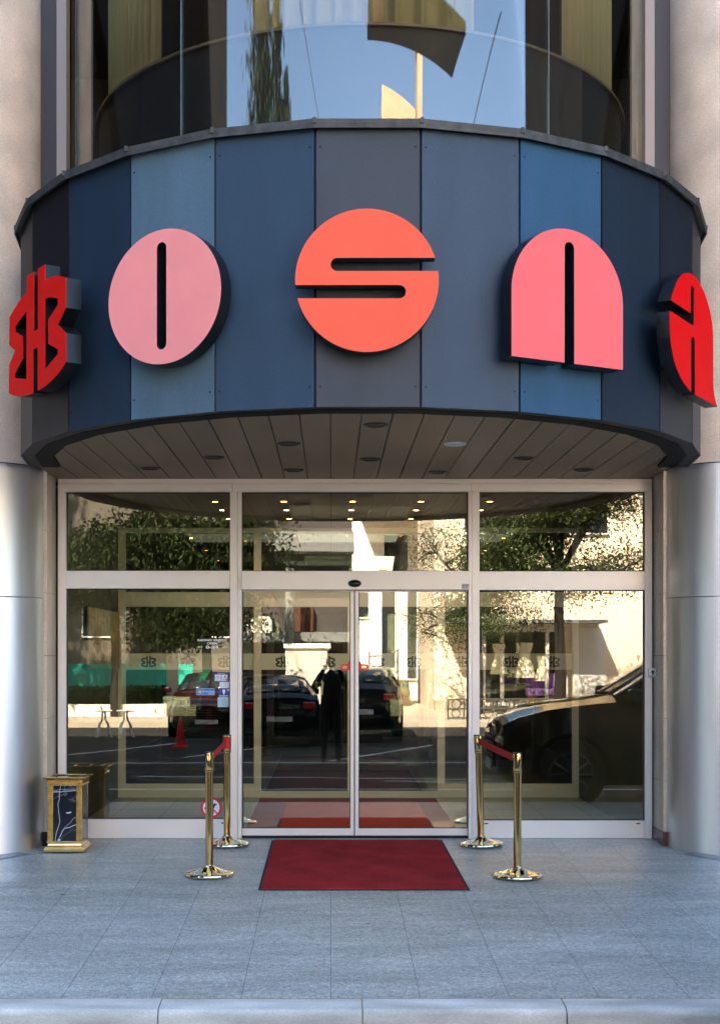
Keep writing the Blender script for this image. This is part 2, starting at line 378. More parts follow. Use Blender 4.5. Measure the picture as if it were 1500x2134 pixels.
# ------------------------------------------------------------------ columns
for sx, lab in ((-1, 'round concrete column with steel-clad foot behind the brass litter bin'), (1, 'round concrete column with steel-clad foot nearest the letter A')):
    t = thing('column', (sx * 3.03, -.30, 0), lab, 'column', 'round columns flanking the entrance')
    B().lathe([(.452, 3.112), (.452, 7.6)], seg=64).obj('concrete_shaft', M['concrete'], t)
    for z0, z1 in ((-.1, 2.0335), (2.0355, 3.105)):
        B().lathe([(.449, z0), (.452, z0 + .004), (.452, z1 - .004), (.449, z1)], seg=96).obj('steel_cladding', M['steel'], t)
    B().lathe([(.444, -.1), (.444, 3.11)], seg=48).obj('seam_core', M['black'], t)

# ------------------------------------------------------------------ canopy drum
AX, AY, RD, DA = .02, -.85, 2.60, 13.9
ZB, ZT = 3.05, 4.72
CN = thing('entrance_canopy', (AX, AY, 0), 'dark blue curved panelled canopy drum carrying the red letters over the doors', 'canopy')
def P(ang, r, z): return (r * math.sin(R(ang)), -r * math.cos(R(ang)), z)
def srgb(r, g, b_):
    f = lambda c: ((c / 255 + .055) / 1.055) ** 2.4 if c > 10 else c / 255 / 12.92
    return (f(r), f(g), f(b_))
PANEL_REFLECT_TONE = {-6: (.010, .009, .011), -5: (.012, .010, .013), -4: (.016, .013, .017), -3: (.018, .036, .062), -2: (.085, .148, .200), -1: (.026, .056, .095), 0: (.041, .054, .070),  # each facet's differing sky reflection is painted into its base colour
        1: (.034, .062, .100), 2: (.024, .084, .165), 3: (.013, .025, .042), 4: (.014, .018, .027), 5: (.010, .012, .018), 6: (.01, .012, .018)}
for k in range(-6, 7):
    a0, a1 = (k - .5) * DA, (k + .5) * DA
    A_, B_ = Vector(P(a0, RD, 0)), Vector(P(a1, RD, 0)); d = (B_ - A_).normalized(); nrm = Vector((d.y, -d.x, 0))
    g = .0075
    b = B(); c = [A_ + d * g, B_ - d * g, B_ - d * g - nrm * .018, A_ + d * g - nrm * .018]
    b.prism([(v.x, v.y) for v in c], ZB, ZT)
    m = mat('sky_toned_panel_%d' % (k + 6), PANEL_REFLECT_TONE[k], 0.46, 0.0, fine=0.22, fscale=230, bump=0.14, bscale=230, spec=.28, var=.13, scale=1.6, stretch=(2.2, 2.2, .5))
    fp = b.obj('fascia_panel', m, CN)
    if abs(k) <= 4:
        for s_, e in ((A_, 1), (B_, -1)):
            for z in (ZB + .12, ZT - .12):
                b = B()
                p = s_ + d * e * .032
                n2 = nrm * .003
                ring = [p + n2 + d * (.0068 * math.cos(t * PI / 4)) + Vector((0, 0, z + .0068 * math.sin(t * PI / 4))) for t in range(8)]
                b._f([b.bm.verts.new(v) for v in ring]); b.obj('screw', M['black'], fp)
# backing shell and dark lower ring, flashing on top
def ring_poly(r_in, r_out, z0, z1, name, m, amax=6.5, lumps=False):
    b = B(); N = 13
    outer = [P((i - 6.5) * DA, r_out, 0) for i in range(N + 1)]; inner = [P((i - 6.5) * DA, r_in, 0) for i in range(N + 1)]
    for i in range(N):
        q = [outer[i], outer[i + 1], inner[i + 1], inner[i]]
        b.prism([(v[0], v[1]) for v in q], z0, z1)
    if lumps:
        for i in range(1, N):
            p = P((i - 6.5) * DA, r_out - .01, 0); b.box(p[0] - .010, p[0] + .010, p[1] - .02, p[1] + .015, z0 + .002, z1 + .006)
    return b.obj(name, m, CN)
ring_poly(RD - .10, RD - .022, ZB + .004, ZT - .002, 'backing_shell', M['black'])
ring_poly(RD - .24, RD - .101, ZB + .001, ZB + .12, 'lower_ring', M['ledge'])
ring_poly(RD - .30, RD + .045, ZT + .002, ZT + .032, 'cap_flashing', M['cap'], lumps=True)
# drip: lower front lip of the flashing
ring_poly(RD + .034, RD + .046, ZT - .022, ZT + .001, 'cap_lip', M['cap'])
b = B(); pts = [(P((i - 6.5) * DA, RD - .05, 0)[0], P((i - 6.5) * DA, RD - .05, 0)[1]) for i in range(14)] + [(2.7, .9), (-2.7, .9)]
b.prism(pts, ZT - .06, ZT); b.obj('gutter_deck', M['cap'], CN)
dlm = mat('dark_lamp_ring', (.035, .028, .022), .4)
# soffit planks
b = B(); zs_ = 3.072; step = .195; x0 = FX(689) - AX - 14 * step
def front(x):
    r = RD - .235
    return -math.sqrt(max(r * r - x * x, 0)) if abs(x) < r else 0
for i in range(28):
    xa, xb = x0 + i * step + .0038, x0 + (i + 1) * step - .0038
    if xb < -2.55 or xa > 2.53: continue
    xa, xb = max(xa, -2.565), min(xb, 2.525)
    n_ = 6; fr = [(xa + (xb - xa) * j / n_, front(xa + (xb - xa) * j / n_)) for j in range(n_ + 1)]
    b.prism(fr + [(xb, .845), (xa, .845)], zs_ + rnd.uniform(0, .002), zs_ + .02)
b.obj('soffit', M['soffit'], CN)
b = B(); b.prism([(x, front(x)) for x in [i * .1 - 2.5 for i in range(51)]] + [(2.6, .85), (-2.6, .85)], zs_ + .0205, zs_ + .03); b.obj('soffit_backing', M['black'], CN)
for x, y, lit in ((.092, -2.67, 0), (-.499, -1.89, 0), (-1.09, -1.24, 0), (-1.655, -.64, 0), (.682, -1.89, 1), (.103, -1.14, 0), (-.503, -.53, 0), (1.275, -1.19, 0), (.677, -.41, 0), (1.846, -.55, 0)):
    b = B(); b.lathe([(.056, zs_ - .001), (.062, zs_ - .008), (.078, zs_ - .007), (.083, zs_ - .0015), (.083, zs_ + .001)], (x - AX, y - AY, 0), 32)
    dl = b.obj('downlight', dlm if not lit else M['steel'], CN)  # brighter downlight: steel rim and pale glass colour stand in for light
    b = B(); b.lathe([(0, zs_ - .002), (.045, zs_ - .003), (.056, zs_ - .002), (.056, zs_ + .001)], (x - AX, y - AY, 0), 24); b.obj('lamp_glass', M['black'] if not lit else M['frost'], dl)
    if lit: dl['label'] = 'canopy soffit downlight with its brightness painted as a steel rim and pale glass'

# ------------------------------------------------------------------ sign letters
def faceplate(name, loops, ang, depth, mface, label, rf=2.735):
    t = thing(name, (AX + rf * math.sin(R(ang)), AY - rf * math.cos(R(ang)), 0), label, 'sign letter', 'big red letters and emblem on the canopy', rot=(0, 0, R(ang)))
    shape('letter_face', loops, .004, mface, t)
    shape('letter_side', loops, depth - .0045, M['letterside'], t, y0=.0045)
    b = B()   # stand-off pins to the panel
    xs_ = [p[0] for p in loops[0]]; zs2 = [p[1] for p in loops[0]]
    ca, cb2 = min(xs_), max(xs_); za_, zb3 = min(zs2), max(zs2)
    for fx in (.30, .74):
        for fz in (.2, .78):
            x = ca + (cb2 - ca) * fx; z = za_ + (zb3 - za_) * fz; gap = rf - math.sqrt(max((RD * .99) ** 2 - x * x, 0))
            p_ = B(); p_.lathe([(.012, depth), (.012, max(gap, depth + .01))], (x, 0, z), 10, axis='Y'); p_.obj('standoff', M['black'], t)
    return t
M['letterside'] = mat('dark_letter_return', (.014, .017, .021), .30, .3, var=.2, scale=20, spec=.3)
def fmat(n_, c): return mat(n_, c, .62, spec=.12, var=.03, scale=4, fine=.05, fscale=220)
M['pink'] = fmat('pink_letter_face', (.97, .33, .31)); M['orange'] = fmat('orange_red_letter_face', (.97, .135, .075))
M['salmon'] = fmat('salmon_letter_face', (.97, .165, .165)); M['redf'] = fmat('red_letter_face', (.85, .003, .005)); M['redl'] = fmat('bright_red_logo_face', (.90, .012, .008))
def slot(cx, z0, z1, w): r = w / 2; return arc(cx, z1 - r, r, 0, PI, 12) + arc(cx, z0 + r, r, PI, 2 * PI, 12)
# O
o_c = (.044, 3.745); ol = [(o_c[0] + .412 * math.cos(2 * PI * i / 72), o_c[1] + .409 * math.sin(2 * PI * i / 72)) for i in range(72)]
faceplate('sign_letter', [ol, slot(.030, 3.425, 4.078, .072)], -27.8, .115, M['pink'], 'round pink letter O with a vertical slot on the curved canopy')
# S
cx, cz, r_ = -.010, 3.7615, .4195
za, zb_ = 3.893, 3.816; zc, zd = 3.734, 3.656
def on(z): return math.sqrt(r_ * r_ - (z - cz) ** 2)
ang = lambda z: math.asin((z - cz) / r_)
sl = arc(cx, cz, r_, ang(za), PI - ang(zc) , 40)   # upper right -> over the top -> left to lower slot
hw = (zc - zd) / 2; hu = (za - zb_) / 2
sl += [(p[0], p[1]) for p in arc(.218 - hw - .0, (zc + zd) / 2, hw, PI / 2, -PI / 2, 12)]
sl += arc(cx, cz, r_, PI - ang(zd), 2 * PI + ang(zb_), 40)
sl += arc(-.222 + hu, (za + zb_) / 2, hu, -PI / 2, -3 * PI / 2, 12)
faceplate('sign_letter', [sl], 0, .085, M['orange'], 'round orange-red letter S at the middle of the canopy')
# N
nc, nr = -.064, .420
nl = arc(nc, 4.151 - nr, nr, 0, PI, 48) + [(nc - nr, 3.3395)] + [(-.095, 3.3395)] + arc(-.0575, 4.038, .0365, PI, 0, 12) + [(-.020, 3.3395), (nc + nr, 3.3395)]
faceplate('sign_letter', [nl], 27.8, .115, M['salmon'], 'arched salmon pink letter N with open slot on the canopy')
AP = [(-0.637,3.834),(-0.611,3.870),(-0.559,3.930),(-0.492,3.998),(-0.412,4.052),(-0.329,4.081),(-0.246,4.099),(-0.147,4.097),(-0.046,4.075),(0.042,4.041),(0.116,3.993),(0.177,3.937),(0.222,3.867),(0.245,3.778),(0.248,3.592),(0.248,3.452),(0.261,3.397),(0.299,3.343),(0.346,3.305),(-0.147,3.311),(-0.151,3.659),(-0.161,3.680),(-0.192,3.690),(-0.226,3.675),(-0.232,3.646),(-0.232,3.315),(-0.371,3.346),(-0.466,3.387),(-0.546,3.438),(-0.598,3.502),(-0.637,3.581),(-0.653,3.664),(-0.657,3.719),(-0.650,3.763),(-0.204,3.758),(-0.171,3.772),(-0.166,4.007),(-0.183,4.020),(-0.208,4.024),(-0.234,4.010),(-0.239,3.999),(-0.243,3.833)]
AP[34] = (-.204, 3.763); AP[-1] = (-.243, 3.834)
def smooth_closed(p, corners, n=3):
    out = []; k = len(p)
    for i in range(k):
        p0, p1, p2, p3 = p[i - 1], p[i], p[(i + 1) % k], p[(i + 2) % k]
        out.append(p1)
        if i in corners and (i + 1) % k in corners: continue
        if i in corners: p0 = p1
        if (i + 1) % k in corners: p3 = p2
        for j in range(1, n):
            t = j / n
            out.append(tuple(.5 * (2 * p1[c] + (-p0[c] + p2[c]) * t + (2 * p0[c] - 5 * p1[c] + 4 * p2[c] - p3[c]) * t * t + (-p0[c] + 3 * p1[c] - 3 * p2[c] + p3[c]) * t ** 3) for c in (0, 1)))
    return out
faceplate('sign_letter', [smooth_closed(AP, {0, 18, 19, 20, 25, 33, 34, 41, 24, 35, 36, 40})], 57, .09, M['redf'], 'leaf-shaped deep red letter A at the end of the canopy')
LG = [(0.037,4.128),(0.167,4.128),(0.167,3.729),(0.243,3.729),(0.243,4.128),(0.369,4.128),(0.369,4.022),(0.426,4.025),(0.497,4.018),(0.579,4.003),(0.660,3.981),(0.731,3.956),(0.731,3.766),(0.594,3.685),(0.731,3.605),(0.731,3.422),(0.683,3.401),(0.602,3.373),(0.497,3.348),(0.377,3.329),(0.304,3.323),(0.237,3.321),(0.237,3.610),(0.153,3.610),(0.153,3.321),(0.066,3.322),(-0.037,3.330),(-0.156,3.349),(-0.251,3.373),(-0.322,3.397),(-0.312,3.593),(-0.193,3.668),(-0.312,3.732),(-0.308,3.923),(-0.237,3.951),(-0.130,3.988),(-0.050,4.007),(0.037,4.021)]
L1 = [(0.028,3.894),(-0.050,3.874),(-0.130,3.853),(-0.193,3.834),(-0.193,3.799),(-0.044,3.741),(-0.044,3.590),(-0.203,3.510),(-0.203,3.482),(0.028,3.434)]
L2 = [(0.369,3.903),(0.426,3.897),(0.497,3.883),(0.596,3.854),(0.596,3.813),(0.429,3.754),(0.429,3.596),(0.596,3.527),(0.596,3.497),(0.369,3.438)]
lg_t = faceplate('sign_emblem', [LG, L1, L2], -57, .105, M['redl'], 'angular bright red H emblem at the end of the canopy beside the column')
lg_t['category'] = 'emblem'

# ------------------------------------------------------------------ curved glass bay above
BAY = thing('bay_window', (AX, AY, 0), 'curved tinted glass bay reflecting blue sky above the canopy', 'window')
RB = 2.2
def curved(name, m, a0, a1, z0, z1, r=RB, th=.012, n=16, parent=None):
    b = B(); outer = [P(a0 + (a1 - a0) * i / n, r, 0) for i in range(n + 1)]; inner = [P(a0 + (a1 - a0) * i / n, r - th, 0) for i in range(n + 1)]
    O0 = [b.bm.verts.new((v[0], v[1], z0)) for v in outer]; O1 = [b.bm.verts.new((v[0], v[1], z1)) for v in outer]
    I0 = [b.bm.verts.new((v[0], v[1], z0)) for v in inner]; I1 = [b.bm.verts.new((v[0], v[1], z1)) for v in inner]
    for i in range(n):
        b._f([O0[i], O0[i + 1], O1[i + 1], O1[i]], True); b._f([I0[i + 1], I0[i], I1[i], I1[i + 1]], True)
        b._f([O1[i], O1[i + 1], I1[i + 1], I1[i]]); b._f([O0[i + 1], O0[i], I0[i], I0[i + 1]])
    b._f([O0[0], O1[0], I1[0], I0[0]]); b._f([O0[n], I0[n], I1[n], O1[n]])
    return b.obj(name, m, parent if parent else BAY)
edges = [-90, -33, 33, 90]
for a0, a1 in zip(edges, edges[1:]):
    curved('glass_pane', M['bayglass'], a0 + .08, a1 - .08, ZT + .042, 7.3, n=64)
for a in (-33, 33):
    b = B(); p = P(a, RB - .004, 0); b.lathe([(.005, ZT + .045), (.005, 7.29)], (p[0], p[1], 0), 8); b.obj('seal', M['greyband'], BAY)
curved('spandrel', M['parapet'], -90, 90, ZT - .05, 5.58, r=2.02, th=.05, n=48)
curved('inner_sill', M['post'], -90, 90, 5.581, 5.60, r=2.05, th=.12, n=48)
for sx in (-1, 1):
    x0, x1 = sorted((sx * 2.36, sx * 2.44)); b = B(); b.box(x0 - (0.02), x1 - .02, .36, .5, ZT + .042, 7.29); b.obj('bay_post', M['post'], BAY)
    x0, x1 = sorted((sx * 2.445, sx * 3.1)); b = B(); b.box(x0 - .02, x1 - .02, .45, .5, ZT + .042, 7.29); b.obj('side_panel', M['dkclad'], BAY)
    b = B(); b.quad((sx * 2.2, 0, ZT + .042), (sx * 2.345, .4, ZT + .042), (sx * 2.345, .4, 7.29), (sx * 2.2, 0, 7.29)); b.obj('side_glass', M['bayglass'], BAY)
ld = bpy.data.lights.new('bay_lamp_light', 'POINT'); ld.energy = 7; ld.color = (1, .8, .55); ld.shadow_soft_size = .15; lo_ = bpy.data.objects.new('bay_lamp_light', ld); COL.objects.link(lo_); lo_.location = (0, .6, 6.9)
t = thing('pendant_lamp', (.27, -1.8, 6.15), 'small lit pendant lamp glowing behind the top of the bay', 'lamp'); b = B(); b.lathe([(0, -.05), (.03, -.035), (.035, 0), (.015, .04)], seg=16); b.obj('bulb', M['bulb'], t); b = B(); b.tube([(0, 0, .04), (0, 0, 1.1)], .004, 5); b.obj('cord', M['black'], t)
# curtains inside the bay
def curtain(name, a0, a1, r, z0, z1, m, label, amp=.022, per=2.6):
    n = int((a1 - a0) * 6); b = B(); prev = None
    for i in range(n + 1):
        a = a0 + (a1 - a0) * i / n; rr = r + amp * math.sin(2 * PI * a / per + .8 * math.sin(a * 1.1)); q = P(a, rr, 0)
        cur = (b.bm.verts.new((q[0], q[1], z0)), b.bm.verts.new((q[0], q[1], z1)))
        if prev: b._f([prev[0], cur[0], cur[1], prev[1]], True)
        prev = cur
    o = b.obj(name, m, None, loc=(AX, AY, 0)); md = o.modifiers.new('s', 'SOLIDIFY'); md.thickness = .004
    return tag(o, label, 'curtain', 'curtains behind the upper bay')
curtain('curtain', -80, -46, 1.93, 5.60, 7.28, M['curtain'], 'yellow-green curtain behind the bay window nearest the tree reflection')
curtain('curtain', 46, 79, 1.93, 5.60, 7.28, M['curtain'], 'pale green curtain behind the bay window on the letter A side')
curtain('curtain', -24, 1.5, 1.86, 5.60, 7.28, M['dress'], 'white striped net curtain behind the middle of the bay', amp=.03, per=3.3)
curtain('curtain', 4, 23, 1.86, 5.60, 7.28, M['curtain'], 'short green curtain seen under the dark slab reflection in the bay', amp=.03, per=5.1)

# ------------------------------------------------------------------ entrance glazing
G = thing('entrance_glazing', (0, 0, 0), 'pale aluminium framed glass entrance wall with sliding doors', 'entrance')
fr = M['frame']
yF = -.012
box('outer_frame', fr, G, FX(122), FX(139), yF, .07, 0, FZ(1026), bevel=.002)
box('outer_frame', fr, G, FX(1342), FX(1357), yF, .07, 0, FZ(1026), bevel=.002)
b = B(); b.box(FX(122), FX(1357), yF + .004, .07, FZ(1009) + .001, 3.07); b.obj('head_trim', fr, G, bevel=.002)
for x0, x1 in ((122, 485), (485, 980), (980, 1357)):
    e0 = 0 if x0 > 122 else 0
    box('head_rail', fr, G, FX(x0) + .001, FX(x1) - .001, yF - .004, .065, FZ(1026) + .0005, FZ(1009), bevel=.003)
for x0, xm, x1 in ((480, 495.5, 504), (975, 983, 998)):
    box('mullion', fr, G, FX(x0), FX(xm) - .001, yF - .010, .068, 0, FZ(1026), bevel=.002)
    box('mullion', fr, G, FX(xm) + .001, FX(x1), yF - .004, .068, 0, FZ(1026), bevel=.002)
box('transom', fr, G, FX(139), FX(480), yF + .002, .06, FZ(1227), FZ(1190), bevel=.003)
box('transom', fr, G, FX(998), FX(1342), yF + .002, .06, FZ(1230), FZ(1191), bevel=.003)
hd = box('door_header', fr, G, FX(504), FX(975), -.055, .10, FZ(1230), FZ(1191), bevel=.004)
box('bottom_rail', fr, G, FX(139), FX(480), yF + .003, .06, 0.001, FZ(1707), bevel=.003)
box('bottom_rail', fr, G, FX(998), FX(1342), yF + .003, .06, 0.001, FZ(1710), bevel=.003)
for px, py in ((466, 1715), (1012, 1716), (1328, 1716)):
    b = B(); b.box(FX(px) - .018, FX(px) + .018, yF - .003, yF + .004, FZ(py) - .005, FZ(py) + .005); b.obj('drain_cover', M['gasket'], G, bevel=.002)
for x0, x1, z0, z1 in ((139, 480, 1190, 1026), (504, 975, 1191, 1026), (998, 1342, 1191, 1026), (139, 480, 1707, 1227), (998, 1342, 1710, 1230)):
    x0, x1, z0, z1 = FX(x0), FX(x1), FZ(z0), FZ(z1)
    box('glass_pane', M['glass'], G, x0 + .001, x1 - .001, .030, .040, z0 + .001, z1 - .001)
    b = B(); w = .007
    b.box(x0 + .0005, x0 + w, .018, .029, z0 + .0005, z1 - .0005); b.box(x1 - w, x1 - .0005, .018, .029, z0 + .0005, z1 - .0005)
    b.box(x0 + w, x1 - w, .018, .029, z0 + .0005, z0 + w); b.box(x0 + w, x1 - w, .018, .029, z1 - w, z1 - .0005)
    b.obj('gasket', M['gasket'], G)
# fixed side strips beside the leaves
for lx0, lx1, gx0, gx1, lab in ((505, 737.6, 505, 730, 'l'), (739.4, 975, 747, 973, 'r')):
    D = B(); D.box(FX(505 if lab == 'l' else 747), FX(730 if lab == 'l' else 974), .030, .038, FZ(1727), FZ(1233)); d = D.obj('sliding_door', M['glass'], G)
    b = B(); yd0, yd1 = .016, .055
    sx0, sx1 = (730, 737.4) if lab == 'l' else (739.6, 747)
    b.box(FX(sx0), FX(sx1), yd0, yd1, FZ(1742), FZ(1231))
    b.box(FX(505) if lab == 'l' else FX(747) + .001, FX(730) - .001 if lab == 'l' else FX(974), yd0 + .001, yd1 - .001, FZ(1742), FZ(1727))
    b.box(FX(505) if lab == 'l' else FX(747) + .001, FX(730) - .001 if lab == 'l' else FX(974), yd0 + .003, yd1 - .003, FZ(1233.5), FZ(1230.5))
    b.obj('door_frame', fr, d, bevel=.002)
    b = B(); e = (FX(730) - .006, FX(730)) if lab == 'l' else (FX(747), FX(747) + .006)
    b.box(e[0], e[1], .020, .029, FZ(1727), FZ(1233)); b.box(FX(505) if lab == 'l' else FX(747), FX(730) if lab == 'l' else FX(974), .0195, .0285, FZ(1727) , FZ(1725.5))
    b.box(FX(505) if lab == 'l' else FX(972.5), FX(507) if lab == 'l' else FX(974), .0192, .0288, FZ(1727), FZ(1233))
    b.obj('gasket', M['gasket'], d)
box('threshold', M['black'], G, FX(504), FX(975), .0, .10, .001, .018)
b = B(); b.box(FX(737.4), FX(739.6), .022, .05, FZ(1742), FZ(1231)); b.obj('door_gap_seal', M['gasket'], G)
# movement sensor
sn = B(); sn.lathe([(0.0, -.034), (.028, -.031), (.048, -.018), (.057, 0)], (0, 0, 0), 32, axis='Y')
sn = sn.obj('door_sensor', mat('glossy_black_plastic', (.01, .01, .01), .15), None, loc=(FX(738.5), -.056, FZ(1217))); sn.scale = (1.0, 1.0, .58)
tag(sn, 'black oval motion sensor on the header above the sliding doors', 'sensor')
# header sticker
t = thing('label_sticker', (FX(968), -.0565, FZ(1223)), 'small grey maintenance label on the door header', 'sticker')
box('backing', mat('pale_grey_film', (.42, .45, .48), .5), t, -.032, .032, -.0005, .0005, -.021, .021)
b = B()
for z, x0, x1 in ((.014, -.012, .028), (.006, -.008, .026), (-.008, -.028, -.010)): b.box(x0, x1, -.0012, -.0006, z - .0015, z + .0015)
b.box(-.028, -.022, -.0012, -.0006, .0, .012); b.box(-.019, -.014, -.0012, -.0006, .0, .012)
b.obj('print', mat('grey_ink', (.12, .12, .14), .6), t)
# key switch
t = thing('key_switch', (FX(1356), yF - .001, FZ(1402)), 'small aluminium key switch on the frame beside the stone wall', 'key switch')
box('housing', mat('switch_grey', (.72, .72, .74), .4), t, -.033, .033, -.035, 0, -.038, .038, bevel=.006)
b = B(); b.lathe([(.012, -.0375), (.012, -.0350)], (0, 0, .008), 20, axis='Y'); b.box(-.006, .006, -.0375, -.035, -.020, .002); b.obj('keyhole', M['gasket'], t)
inkm = mat('ink', (.03, .03, .04), .6)
for x0, x1 in ((-.025, -.010), (-.004, .010), (.016, .026)): B().box(x0, x1, -.0370, -.0351, -.029, -.025).obj('printed_mark', inkm, t)
for x in (-.02, .02): B().box(x - .003, x + .003, -.0370, -.0351, -.004, .002).obj('printed_mark', inkm, t)

# ------------------------------------------------------------------ writing and stickers on the glass
YG = .0275
t = thing('opening_hours_lettering', (FX(442), YG, FZ(1342)), 'white lettering RADNO VRIJEME OPEN 0-24 on the window beside the doors', 'lettering')
wm = mat('white_vinyl', (.85, .83, .8), .5)
text('text_line', 'RADNO VRIJEME', .025, wm, t, (0, 0, FZ(1334.5) - FZ(1342)), sx=1.38, bold=.0008)
text('text_line', 'OPEN', .024, wm, t, (0, 0, FZ(1341.3) - FZ(1342)), sx=1.45, bold=.0008)
text('text_line', '0-24', .036, wm, t, (0, 0, FZ(1349.2) - FZ(1342)), sx=1.65, bold=.0012)
for x in (-.105, .105):
    b = B(); b.box(x - .021, x + .021, -.001, .001, FZ(1348.5) - FZ(1342) - .0025, FZ(1348.5) - FZ(1342) + .0025); b.obj('dash', wm, t)
def sticker(name, px0, px1, py0, py1, m, label, cat='sticker'):
    cx_, cz_ = FX((px0 + px1) / 2), FZ((py0 + py1) / 2); w, h = (px1 - px0) * U / 2, (py1 - py0) * U / 2
    t = thing(name, (cx_, YG, cz_), label, cat, 'stickers on the window beside the doors')
    box('backing', m, t, -w, w, 0, .001, -h, h)
    return t, w, h
blue = mat('blue_print', (.015, .06, .28), .5); lblue = mat('sky_blue_print', (.02, .20, .62), .5); pale = mat('pale_print', (.75, .78, .85), .5); ltb = mat('pale_blue_print', (.36, .52, .62), .5)
t, w, h = sticker('payment_sticker', 445.5, 477, 1402, 1421, blue, 'dark blue sticker with four white card boxes on the window')
b = B()
for ix in (0, 1):
    for iz in (0, 1): b.box(-w + .008 + ix * .057, -w + .060 + ix * .057, -.001, -.0002, -h + .006 + iz * .029, -h + .031 + iz * .029)
b.obj('card_box', pale, t)
text('text_line', 'Kartice', .018, wm, t, (0, -.0005, h - .008), sx=1.2)
b = B(); b.lathe([(0, -.0016), (.008, -.0015)], (.030, 0, .006), 12, axis='Y'); b.lathe([(0, -.0016), (.008, -.0015)], (.042, 0, -.022), 12, axis='Y'); b.obj('card_mark', M['red'], t)
for q in ((-.045, -.022, .004, .008), (-.045, -.022, -.026, -.022), (.012, .030, -.025, -.019)): B().box(q[0], q[1], -.0016, -.0011, q[2], q[3]).obj('card_print', blue, t)
t, w, h = sticker('card_sticker', 457.5, 477, 1421.6, 1434.5, pale, 'white card sticker with a small grey crescent on the window')
shape('crescent', [arc(.0, 0, .016, -1.2, 1.2, 10) + arc(-.006, 0, .016, 1.0, -1.0, 10)], .0006, ltb, t, y0=-.001)
t, w, h = sticker('dining_sticker', 455, 477.5, 1435.5, 1452, blue, 'dark blue sticker with white pin and dots on the window')
shape('pin', [arc(0, .014, .014, 0, PI, 10) + [(0, -.022)]], .0006, pale, t, y0=-.001)
b = B(); b.lathe([(0, -.0016), (.009, -.0015)], (.036, 0, .022), 14, axis='Y'); b.box(-.04, .04, -.001, -.0003, -.031, -.026); b.obj('white_print', pale, t)
t, w, h = sticker('rating_sticker', 409, 447, 1435, 1449, lblue, 'sky blue holiday sticker with orange sun and 2017 on the window')
b = B(); b.lathe([(0, -.0012), (.013, -.0011)], (-.048, 0, 0), 16, axis='Y')
for i in range(8):
    a = i * PI / 4; p = Vector((-.048 + .018 * math.cos(a), 0, .018 * math.sin(a))); q = Vector((-.048 + .024 * math.cos(a), 0, .024 * math.sin(a))); b.tube([p, q], .0016, 4)
b.obj('sun', mat('orange_print', (.85, .45, .1), .5), t)
text('text_line', 'HolidayCheck', .020, wm, t, (.024, -.0006, .002), sx=.95); text('text_line', '2017', .022, wm, t, (.048, -.0006, -.017), sx=1.1)
b = B(); b.box(-w, w, -.0008, -.0002, h - .003, h); b.box(-w, w, -.0008, -.0002, -h, -h + .003); b.box(-w, -w + .003, -.0008, -.0002, -h + .003, h - .003); b.box(w - .003, w, -.0008, -.0002, -h + .003, h - .003); b.box(-.022, -.020, -.0008, -.0002, -h + .003, h - .003); b.obj('border', ltb, t)
t, w, h = sticker('hygiene_sticker', 453.5, 476.5, 1453, 1474, ltb, 'pale blue sticker with faint lines below the dark blue ones')
b = B()
for z in (.022, .008, -.008, -.022): b.box(-.024, .022, -.001, -.0003, z - .001, z + .001)
b.box(.03, .038, -.001, -.0003, -.036, -.028); b.obj('print', blue, t)
# no-dogs sign
t = thing('no_dogs_sign', (FX(440), YG, FZ(1684)), 'round red and white no dogs sticker low on the window', 'sign')
r0 = 22 * U
shape('white_disc', [arc(0, 0, r0 * .8, 0, 2 * PI, 48)[:-1]], .0006, M['white'], t, y0=-.0004)
shape('red_ring', [arc(0, 0, r0, 0, 2 * PI, 48)[:-1], arc(0, 0, r0 * .79, 0, 2 * PI, 48)[:-1]], .001, M['red'], t, y0=-.0008)
dog = [(-.78, -.18), (-.74, .02), (-.60, .14), (-.42, .16), (-.1, .12), (.12, .18), (.26, .40), (.34, .52), (.44, .46), (.66, .36), (.52, .28), (.40, .16), (.30, -.06), (.26, -.30), (.30, -.62), (.20, -.66), (.14, -.30), (-.06, -.26), (-.26, -.24), (-.34, -.40), (-.30, -.60), (-.42, -.60), (-.50, -.34), (-.52, -.10), (-.62, -.02), (-.68, -.20)]
shape('dog_symbol', [[(x * r0 * .85, z * r0 * .85) for x, z in dog]], .0006, M['gasket'], t, y0=-.0014)
s45 = [(-.60, .50), (-.50, .60), (.60, -.50), (.50, -.60)]
shape('red_bar', [[(x * r0, z * r0) for x, z in [(-.62, .50), (-.54, .60), (.62, -.50), (.54, -.60)]]], .0006, M['red'], t, y0=-.0018)
# red door decal split over the two leaves
def mark(scale, sx=1.0):
    P_ = [(0.037,4.128),(0.167,4.128),(0.167,3.729),(0.243,3.729),(0.243,4.128),(0.369,4.128),(0.369,4.022),(0.497,4.018),(0.731,3.956),(0.731,3.766),(0.594,3.685),(0.731,3.605),(0.731,3.422),(0.602,3.373),(0.377,3.329),(0.237,3.321),(0.237,3.610),(0.153,3.610),(0.153,3.321)]
    Q = [(0.369,3.903),(0.497,3.883),(0.596,3.854),(0.596,3.813),(0.429,3.754),(0.429,3.596),(0.596,3.527),(0.596,3.497),(0.369,3.438)]
    c = .203; rt = [(x - c, z - 3.72) for x, z in P_ if x >= .2]
    # right half, mirrored for the left half, joined by the crossbar
    rh = [(.040, .009 + 0), (.040, .408), (.166, .408)] + [(x - c, z - 3.72) for x, z in P_[6:16]] + [(.040, -.399), (.040, -.11)]
    full = rh + [(-x, z) for x, z in rh[::-1]]
    hole = [(x - c, z - 3.72) for x, z in Q]
    tr = lambda L: [(x * scale * sx, z * scale) for x, z in L]
    return [tr(full), tr(hole), tr([(-x, z) for x, z in hole[::-1]])]
